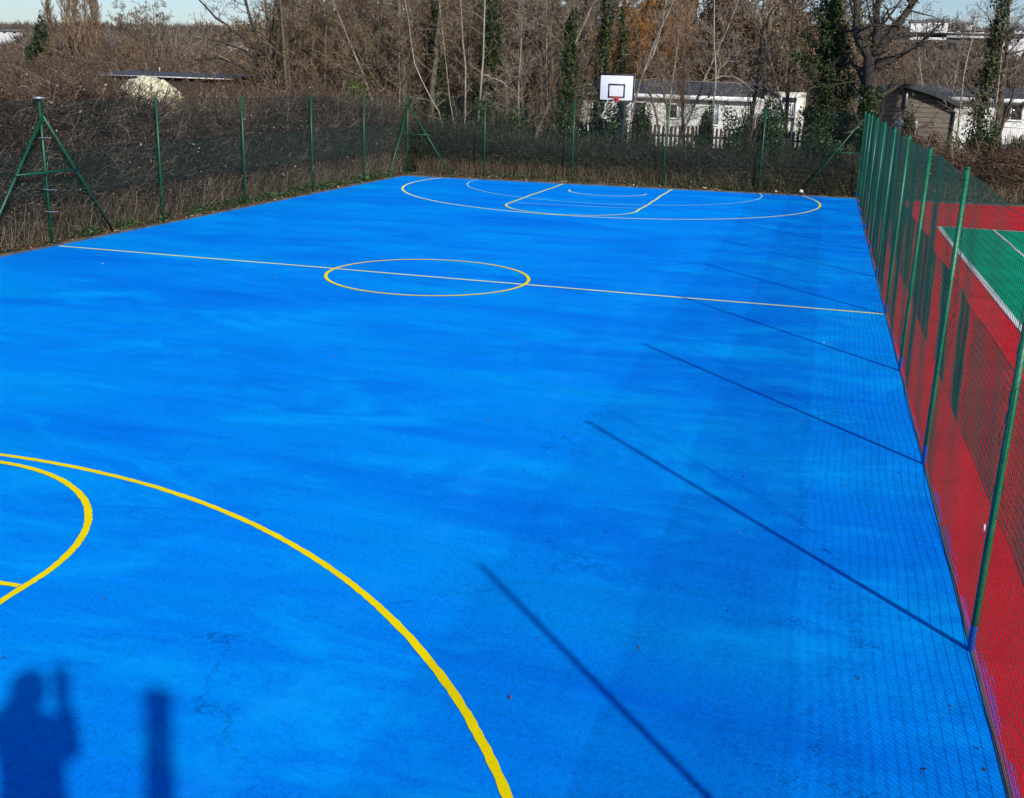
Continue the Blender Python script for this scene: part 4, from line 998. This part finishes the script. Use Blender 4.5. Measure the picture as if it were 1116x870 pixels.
def house_wall(name, x0, x1, y0, y1, z0, ze, zr, mat, parent, along='x'):
    if along == 'x':
        ym = (y0+y1)/2
        V = [(x0, y0, z0), (x1, y0, z0), (x1, y1, z0), (x0, y1, z0), (x0, y0, ze), (x1, y0, ze), (x1, y1, ze), (x0, y1, ze), (x0, ym, zr), (x1, ym, zr)]
        Fc = [(0, 1, 5, 4), (2, 3, 7, 6), (1, 2, 6, 9, 5), (3, 0, 4, 8, 7), (0, 3, 2, 1)]
    else:
        xm = (x0+x1)/2
        V = [(x0, y0, z0), (x1, y0, z0), (x1, y1, z0), (x0, y1, z0), (x0, y0, ze), (x1, y0, ze), (x1, y1, ze), (x0, y1, ze), (xm, y0, zr), (xm, y1, zr)]
        Fc = [(0, 1, 5, 8, 4), (2, 3, 7, 9, 6), (1, 2, 6, 5), (3, 0, 4, 7), (0, 3, 2, 1)]
    me = bpy.data.meshes.new(name); me.from_pydata(V, [], Fc); me.update()
    return link(name, me, mat, parent)
def window(x0, x1, z0, z1, y, parent, glass='glass', name='window', bars=0, fr=0.07):
    fr_ = boxes(name, [(x0-fr, x1+fr, y-0.05, y-0.002, z1, z1+fr), (x0-fr, x1+fr, y-0.06, y-0.002, z0-fr, z0), (x0-fr, x0, y-0.05, y-0.002, z0, z1), (x1, x1+fr, y-0.05, y-0.002, z0, z1)]
        + [(x0+(x1-x0)*(k+1)/(bars+1)-0.025, x0+(x1-x0)*(k+1)/(bars+1)+0.025, y-0.04, y-0.01, z0, z1) for k in range(bars)], MAT['trim'], parent)
    boxes('pane', [(x0, x1, y-0.02, y-0.004, z0, z1)], MAT[glass], fr_)
    return fr_
# long white caravan
CY = 42.0
cx0, _ = at(628, 120, CY); cx1, _ = at(822, 120, CY)
_, ze = at(735, 105.5, CY); _, zr = at(735, 91, CY+2); 
cv = empty('static_caravan', (0, 0, 0), 'long white static caravan with dark slate roof behind the picket fence, right of the hoop', 'caravan')
house_wall('wall', cx0, cx1, CY, CY+4, 0.2, ze, zr-0.02, MAT['white'], cv)
prism_roof('roof', cx0, cx1, CY, CY+4, ze, zr, MAT['slate'], cv, 0.25)
boxes('fascia', [(cx0-0.27, cx1+0.27, CY-0.32, CY-0.255, ze-0.12, ze+0.10)], MAT['trim'], cv)
boxes('ridge_trim', [(cx0-0.2, cx1+0.2, CY+1.93, CY+2.07, zr+0.10, zr+0.16)], MAT['farroof'], cv)
boxes('cladding_joint', [(cx0+0.9*k_, cx0+0.9*k_+0.03, CY-0.012, CY-0.002, 0.25, ze-0.13) for k_ in range(1, int((cx1-cx0)/0.9))], MAT['cream'], cv)
for (pa, pb, ya, yc_, gl, nm, bars) in ((646, 658, 112, 136, 'glass', 'window', 0), (690, 703, 112, 137, 'glass', 'door', 0), (728.5, 737.5, 114.5, 128.5, 'glass', 'window', 0), (775, 783, 114, 136, 'blueglass', 'door', 1), (748, 757, 115, 127, 'glass', 'window', 0)):
    if pa == 748: continue
    xa, _ = at(pa, 120, CY); xb, _ = at(pb, 120, CY); _, zt = at((pa+pb)/2, ya, CY); _, zb = at((pa+pb)/2, yc_, CY)
    window(xa, xb, zb, zt, CY, cv, gl, nm, bars)
# small gabled porch roof and second caravan
p0, _ = at(783, 100, 40.5); p1, _ = at(800, 100, 40.5)
cv2 = empty('static_caravan', (0, 0, 0), 'white caravan with small gabled roof and timber decking right of the long caravan', 'caravan')
q0, _ = at(790, 120, 47); q1, _ = at(843, 120, 47); _, e2 = at(820, 104, 47); _, r2_ = at(820, 89, 48)
house_wall('wall', q0, q1, 47, 51, 0.2, e2, r2_, MAT['white'], cv2, 'y'); prism_roof('roof', q0, q1, 47, 51, e2, r2_+0.02, MAT['slate'], cv2, 0.25, 'y')
xa, _ = at(836, 110, 47); window(xa, xa+0.55, e2-1.2, e2-0.25, 47, cv2)
# decking with white balustrade
d0, _ = at(838, 120, 44.5); d1, _ = at(869, 120, 44.5); _, dt = at(855, 112, 44.5); _, db = at(855, 128, 44.5)
bal = [(d0, d1, 44.5, 44.56, dt-0.08, dt), (d0, d1, 44.5, 44.56, db, db+0.08)]
n_b = 14
for k_ in range(n_b+1):
    xx = d0+(d1-d0)*k_/n_b; bal.append((xx-0.03, xx+0.03, 44.505, 44.555, db+0.08, dt-0.08))
bal.append((d1-0.12, d1, 44.42, 44.49, 0.2, dt+0.05))
boxes('balustrade', bal, MAT['trim'], cv2)
boxes('balustrade_panel', [(d0+0.1, d1-0.1, 44.57, 44.60, db+0.1, dt-0.12)], MAT['white'], cv2)
boxes('deck', [(d0, d1, 44.61, 46.9, db-0.2, db-0.02)], MAT['clad'], cv2)
boxes('skirting', [(d0, d1, 44.62, 44.7, 0.3, db-0.22)], MAT['cream'], cv2)
boxes('end_wall', [(d0+0.05, d1+0.3, 46.9, 50.0, 0.2, dt+0.55)], MAT['cream'], cv2)
xa, _ = at(852, 110, 46.9); window(xa, xa+0.8, dt-0.45, dt+0.25, 46.9, cv2)

# timber lodge at right
SY = 27.0
s0, _ = at(938, 120, SY); s1, _ = at(1041, 120, SY); _, sr = at(982, 96, SY); _, sel = at(935, 110, SY); _, ser = at(1043, 119, SY)
sd = empty('timber_lodge', (0, 0, 0), 'weathered timber clad lodge with low curved dark roof behind the right far corner', 'lodge')
n = 15; xm, _ = at(985, 96, SY)
prof = []
for k_ in range(n):
    t_ = k_/(n-1); x_ = s0-0.2+(s1-s0+0.45)*t_
    if x_ < xm: f_ = (x_-(s0-0.2))/(xm-(s0-0.2)); zz = sel+(sr-sel)*math.sin(f_*PI/2)
    else: f_ = (x_-xm)/((s1+0.25)-xm); zz = sr+(ser-sr)*(1-math.cos(f_*PI/2))*0.55+(ser-sr)*f_*0.45
    prof.append((x_, zz))
V = []; Fc = []
for yy in (SY, SY+7):
    V += [(x_, yy, z_) for x_, z_ in prof]; V += [(x_, yy, 0.0) for x_, z_ in prof]
wallm = [(k_, n+k_, n+k_+1, k_+1) for k_ in range(1, n-2)]
Fc += wallm+[(2*n+k_+1, 3*n+k_+1, 3*n+k_, 2*n+k_) for k_ in range(1, n-2)]+[(1, 2*n+1, 3*n+1, n+1), (n-2, 2*n-2, 4*n-2, 3*n-2)]
me = bpy.data.meshes.new('wall'); me.from_pydata(V, [], Fc); me.update(); link('wall', me, MAT['clad'], sd)
V = []; Fc = []
for yy in (SY-0.35, SY+7.3):
    V += [(x_, yy, z_+0.01) for x_, z_ in prof]; V += [(x_, yy, z_+0.19) for x_, z_ in prof]
for k_ in range(n-1):
    Fc += [(k_, k_+1, n+k_+1, n+k_), (n+k_, n+k_+1, 3*n+k_+1, 3*n+k_), (2*n+k_, 3*n+k_, 3*n+k_+1, 2*n+k_+1), (k_, 2*n+k_, 2*n+k_+1, k_+1)]
Fc += [(0, n, 3*n, 2*n), (n-1, 3*n-1, 4*n-1, 2*n-1)]
me = bpy.data.meshes.new('roof'); me.from_pydata(V, [], Fc); me.update(); link('roof', me, MAT['felt'], sd)
xa, za = at(975, 131, SY); xb, zb = at(998, 148, SY)
dr = boxes('door', [(xa, xb, SY-0.05, SY-0.01, 0.9, za)], MAT['doorgrey'], sd); boxes('door_batten', [((xa+xb)/2-0.01, (xa+xb)/2+0.01, SY-0.07, SY-0.052, 0.9, za)], MAT['slate'], dr)
tube_obj('downpipe', [[(s1-0.02, SY-0.08, 0), (s1-0.02, SY-0.08, ser-0.1)]], 0.045, MAT['boardblack'], sd, 8)
tube_obj('flue', [[((s0+s1)/2-0.1, SY-0.1, sr-0.75), ((s0+s1)/2-0.1, SY-0.1, sr-0.05)]], 0.05, MAT['steel'], sd, 8)
# white caravan behind the lodge, far right
WY = 36.0
w0, _ = at(1000, 120, WY); w1, _ = at(1185, 120, WY); _, we = at(1060, 108.5, WY); _, wr = at(1060, 97, WY+2)
cv3 = empty('static_caravan', (0, 0, 0), 'white caravan with slate roof and dark window behind the timber lodge on the far right', 'caravan')
house_wall('wall', w0, w1, WY, WY+4, 0.2, we, wr-0.02, MAT['white'], cv3); prism_roof('roof', w0, w1, WY, WY+4, we, wr, MAT['slate'], cv3, 0.25)
boxes('fascia', [(w0-0.27, w1+0.27, WY-0.32, WY-0.255, we-0.10, we+0.08)], MAT['trim'], cv3)
xa, za = at(1091, 114, WY); xb, zb = at(1112, 131, WY); window(xa, xb, zb, za, WY, cv3, bars=1)
boxes('corner_board', [(at(1043, 1, WY)[0], at(1047, 1, WY)[0], WY-0.04, WY-0.003, 0.2, we-0.12), (at(1081, 1, WY)[0], at(1084, 1, WY)[0], WY-0.04, WY-0.003, 0.2, we-0.12)], MAT['cream'], cv3)
xa, za = at(1078, 137, WY-1.2); xb, zb = at(1116, 150, WY-1.2)
boxes('railing', [(xa, xb+1, WY-1.2, WY-1.14, za-0.07, za)]+[(xa+0.25*k_, xa+0.25*k_+0.05, WY-1.19, WY-1.15, 0.2, za-0.07) for k_ in range(10)], MAT['trim'], cv3)
# left: dark roofed caravan and cream rounded cover
LYc = 38.0
l0, _ = at(108, 80, LYc); l1, _ = at(252, 80, LYc); _, le = at(180, 84.5, LYc); _, lr_ = at(180, 80, LYc+2)
cv4 = empty('static_caravan', (0, 0, 0), 'long low caravan with dark walls whose blue grey roof shows above the left brambles', 'caravan')
house_wall('wall', l0, l1, LYc, LYc+4, 0.2, le, lr_-0.02, MAT['picket'], cv4); prism_roof('roof', l0, l1, LYc, LYc+4, le, lr_, MAT['slate'], cv4, 0.2)
boxes('gutter', [(l0-0.2, l1+0.2, LYc-0.27, LYc-0.205, le+0.0, le+0.05)], MAT['trim'], cv4)
tube_obj('flue', [[(at(172, 80, LYc+2)[0], LYc+2.2, lr_), (at(172, 80, LYc+2)[0], LYc+2.2, lr_+0.35)]], 0.05, MAT['steel'], cv4, 8)
boxes('window', [(l0+1.5*k_+0.6, l0+1.5*k_+1.3, LYc-0.04, LYc-0.003, 1.2, 2.1) for k_ in range(4)], MAT['glass'], cv4)
m0, mz = at(163, 83.5, 31.0)
bm = bmesh.new(); bmesh.ops.create_icosphere(bm, subdivisions=5, radius=1)
from mathutils import noise as mn
for v_ in bm.verts:
    c_ = v_.co.copy(); e_ = 1+0.10*mn.noise(c_*2.2)+0.05*mn.noise(c_*6)
    zz = max(c_.z, 0); zz = zz**0.7 if zz > 0 else 0
    v_.co = Vector((c_.x*2.35*e_, c_.y*1.3*e_, zz*mz*(1-0.12*max(c_.x, 0))*(1+0.05*mn.noise(c_*7)+0.02*math.sin(c_.x*26))))
me = bpy.data.meshes.new('tarpaulin_cover'); bm.to_mesh(me); bm.free()
for p in me.polygons: p.use_smooth = True
o = link('tarpaulin_cover', me, MAT['stucco']); o.location = (m0, 31.0, 0); tag(o, 'rounded cream cover stained yellow, showing above the left brambles', 'cover')
# white caravan seen between trunks left of the corner
h0, _ = at(292, 100, 36); h1, _ = at(356, 100, 36); _, he = at(325, 92, 36); _, hr_ = at(325, 84, 38)
cv5 = empty('static_caravan', (0, 0, 0), 'white caravan glimpsed between bare trunks left of the corner brace', 'caravan')
house_wall('wall', h0, h1, 36, 40, 0.2, he, hr_-0.02, MAT['white'], cv5); prism_roof('roof', h0, h1, 36, 40, he, hr_, MAT['slate'], cv5, 0.2)
window(h0+0.8, h0+1.7, 1.1, 1.9, 36, cv5); window(h0+2.2, h0+2.8, 1.1, 1.9, 36, cv5)

# dark picket fence in front of the caravans
PY = 25.5
pf = empty('picket_fence', (0, 0, 0), 'dark stained timber picket fence in front of the long white caravan', 'fence')
a0, _ = at(560, 150, PY); a1, _ = at(900, 150, PY); _, pz = at(760, 138.5, PY)
L = []; x_ = a0; i = 0
while x_ < a1:
    hh_ = pz+rnd.uniform(-0.04, 0.04); wv_ = rnd.uniform(0.085, 0.10); L.append((x_, x_+wv_, PY+rnd.uniform(-0.004, 0.004), PY+0.022, 0.05, hh_)); x_ += 0.165+rnd.uniform(-0.01, 0.01)
boxes('pickets', L, MAT['picket'], pf)
boxes('rail', [(a0, a1, PY+0.03, PY+0.08, 0.4, 0.48)], MAT['picket'], pf); boxes('rail', [(a0, a1, PY+0.03, PY+0.08, pz-0.42, pz-0.34)], MAT['picket'], pf)
x_ = a0
while x_ < a1:
    boxes('post', [(x_, x_+0.1, PY+0.082, PY+0.18, 0, pz-0.05)], MAT['picket'], pf); x_ += 2.4

# far houses on the hill
def far_house(px, py, Y, wpx, hpx, label, flat=False, tiers=1):
    sc = (Y+17.7)/F/math.cos(0.25); x_, z_ = at(px, py, Y); wd = wpx*sc; hh_ = hpx*sc
    r_ = empty('far_house' if not flat else 'far_building', (x_, Y, z_), label, 'house' if not flat else 'building')
    if flat:
        for k_ in range(tiers):
            boxes('storey', [(-wd/2+k_*wd*0.06, wd/2-k_*wd*0.10, 0+k_*2, 9, k_*hh_/tiers-(0.3 if k_ == 0 else 0), (k_+0.72)*hh_/tiers)], MAT['farwhite'], r_)
            boxes('window_band', [(-wd/2+k_*wd*0.06+0.5, wd/2-k_*wd*0.10-0.5, -0.08+k_*2, -0.01+k_*2, (k_+0.30)*hh_/tiers, (k_+0.52)*hh_/tiers)], MAT['glass'], r_)
            boxes('parapet', [(-wd/2+k_*wd*0.06-0.3, wd/2-k_*wd*0.10+0.3, -0.4+k_*2, 9.3, (k_+0.725)*hh_/tiers, (k_+0.97)*hh_/tiers)], MAT['farroof'], r_)
    else:
        house_wall('wall', -wd/2, wd/2, 0, 7, -8, hh_*0.6, hh_-0.02, MAT['farwhite'], r_); prism_roof('roof', -wd/2, wd/2, 0, 7, hh_*0.6, hh_, MAT['farroof'], r_, 0.4, th=0.2)
        for s_ in (-0.28, 0.18): boxes('window', [(wd*s_, wd*(s_+0.14), -0.06, -0.01, hh_*0.15, hh_*0.42)], MAT['glass'], r_)
far_house(1036, 40, 330, 74, 7, 'long low white building with flat roof on the far hillside at right', True, 2)
for px, py, Y_, w_, h_, lb in ((1001, 29, 330, 14, 6, 'small pale house above the long white building, left end'), (1022, 29, 330, 18, 7, 'larger pale house above the middle of the long white building'),
     (1052, 30, 340, 12, 5, 'small pale house above the right part of the long white building'), (1104, 47, 230, 16, 8, 'white house at the right edge of the hillside'), (1112, 36, 260, 10, 5, 'tiny white house highest at the right edge'),
     (273, 34, 300, 8, 4, 'tiny white house seen through the crown of the wide spreading tree'), (250, 53, 210, 14, 6, 'white house low on the hillside left of the wide spreading tree'), (275, 56, 200, 16, 7, 'white house just left of the spreading tree trunk'),
     (243, 38, 290, 7, 4, 'tiny white house left of the wide spreading tree crown'), (10, 37, 220, 30, 5, 'long pale building at the top left edge')):
    far_house(px, py, Y_, w_, h_, lb)

# ------------------------------------------------------------------ the photographer (stands behind the camera; only the shadow is in view)
pr = empty('person', (6.54, -17.96, 1.75), 'person in dark jacket holding up a phone, whose shadow falls at the bottom left', 'person')
def skin_obj(name, verts, edges, radii, mat, parent, root=0, sub=2):
    me = bpy.data.meshes.new(name); me.from_pydata(verts, edges, []); o = link(name, me, mat, parent)
    m = o.modifiers.new('skin', 'SKIN'); m.use_smooth_shade = True
    for i_, r_ in enumerate(radii):
        sv = me.skin_vertices[0].data[i_]; sv.radius = (r_, r_) if isinstance(r_, float) else r_; sv.use_root = (i_ == root)
    s_ = o.modifiers.new('sub', 'SUBSURF'); s_.levels = sub; s_.render_levels = sub
    return o
# x right, y forward; feet at z=0
hand = (0.115, 0.12, 1.60)
bv = [(0, 0, 0.93), (0, 0.0, 1.10), (0, 0.0, 1.28), (0, 0.0, 1.42), (0, 0.01, 1.50), (0.0, 0.02, 1.56), (0, 0.03, 1.64), (0, 0.03, 1.71),
      (-0.17, 0, 1.42), (-0.30, 0.05, 1.24), (-0.20, 0.12, 1.44), (-0.09, 0.14, 1.52),
      (0.17, 0, 1.42), (0.21, 0.06, 1.26), (0.16, 0.11, 1.44), hand,
      (-0.10, 0, 0.88), (-0.11, 0.02, 0.48), (-0.12, -0.02, 0.08), (-0.13, 0.16, 0.035),
      (0.10, 0, 0.88), (0.11, 0.02, 0.48), (0.12, -0.02, 0.08), (0.13, 0.16, 0.035)]
be = [(0, 1), (1, 2), (2, 3), (3, 4), (4, 5), (5, 6), (6, 7), (3, 8), (8, 9), (9, 10), (10, 11), (3, 12), (12, 13), (13, 14), (14, 15), (0, 16), (16, 17), (17, 18), (18, 19), (0, 20), (20, 21), (21, 22), (22, 23)]
br = [(0.19, 0.13), (0.18, 0.13), (0.20, 0.13), (0.15, 0.10), 0.055, 0.06, (0.085, 0.10), (0.06, 0.075), 0.075, 0.06, 0.05, 0.04, 0.075, 0.06, 0.05, 0.04, 0.085, 0.062, 0.045, 0.035, 0.085, 0.062, 0.045, 0.035]
skin_obj('body', bv, be, br, MAT['jacket'], pr)
def blob(name, c, s, mat, parent, seg=20):
    bm = bmesh.new(); bmesh.ops.create_uvsphere(bm, u_segments=seg, v_segments=seg//2+2, radius=1)
    for v_ in bm.verts: v_.co = Vector((v_.co.x*s[0]+c[0], v_.co.y*s[1]+c[1], v_.co.z*s[2]+c[2]))
    for f_ in bm.faces: f_.smooth = True
    me = bpy.data.meshes.new(name); bm.to_mesh(me); bm.free(); return link(name, me, mat, parent)
blob('face', (0, 0.062, 1.60), (0.068, 0.075, 0.10), MAT['skin'], pr)
blob('hair', (0, 0.015, 1.645), (0.10, 0.11, 0.10), MAT['hair'], pr)
for sg, hx in ((1, hand),):
    L = []
    for k_ in range(4):
        z_ = hx[2]-0.03+0.022*k_; L.append([(hx[0], hx[1]-0.01, z_), (hx[0]+0.035, hx[1]+0.035, z_+0.004), (hx[0]+0.02, hx[1]+0.075, z_+0.004), (hx[0]-0.02, hx[1]+0.08, z_)])
    L.append([(hx[0]-0.01, hx[1]-0.01, hx[2]-0.02), (hx[0]-0.03, hx[1]+0.02, hx[2]-0.01), (hx[0]-0.035, hx[1]+0.03, hx[2]+0.03)])
    tube_obj('fingers', L, 0.009, MAT['skin'], pr, 8)
ph = empty('phone', tuple(CAM-FW*0.03+RT*0.06), 'black phone held up by the photographer', 'phone')
ph.rotation_euler = M.to_euler()
boxes('phone_body', [(-0.037, 0.037, -0.14, 0.018, 0.0, 0.008)], MAT['boardblack'], ph, 0.003)
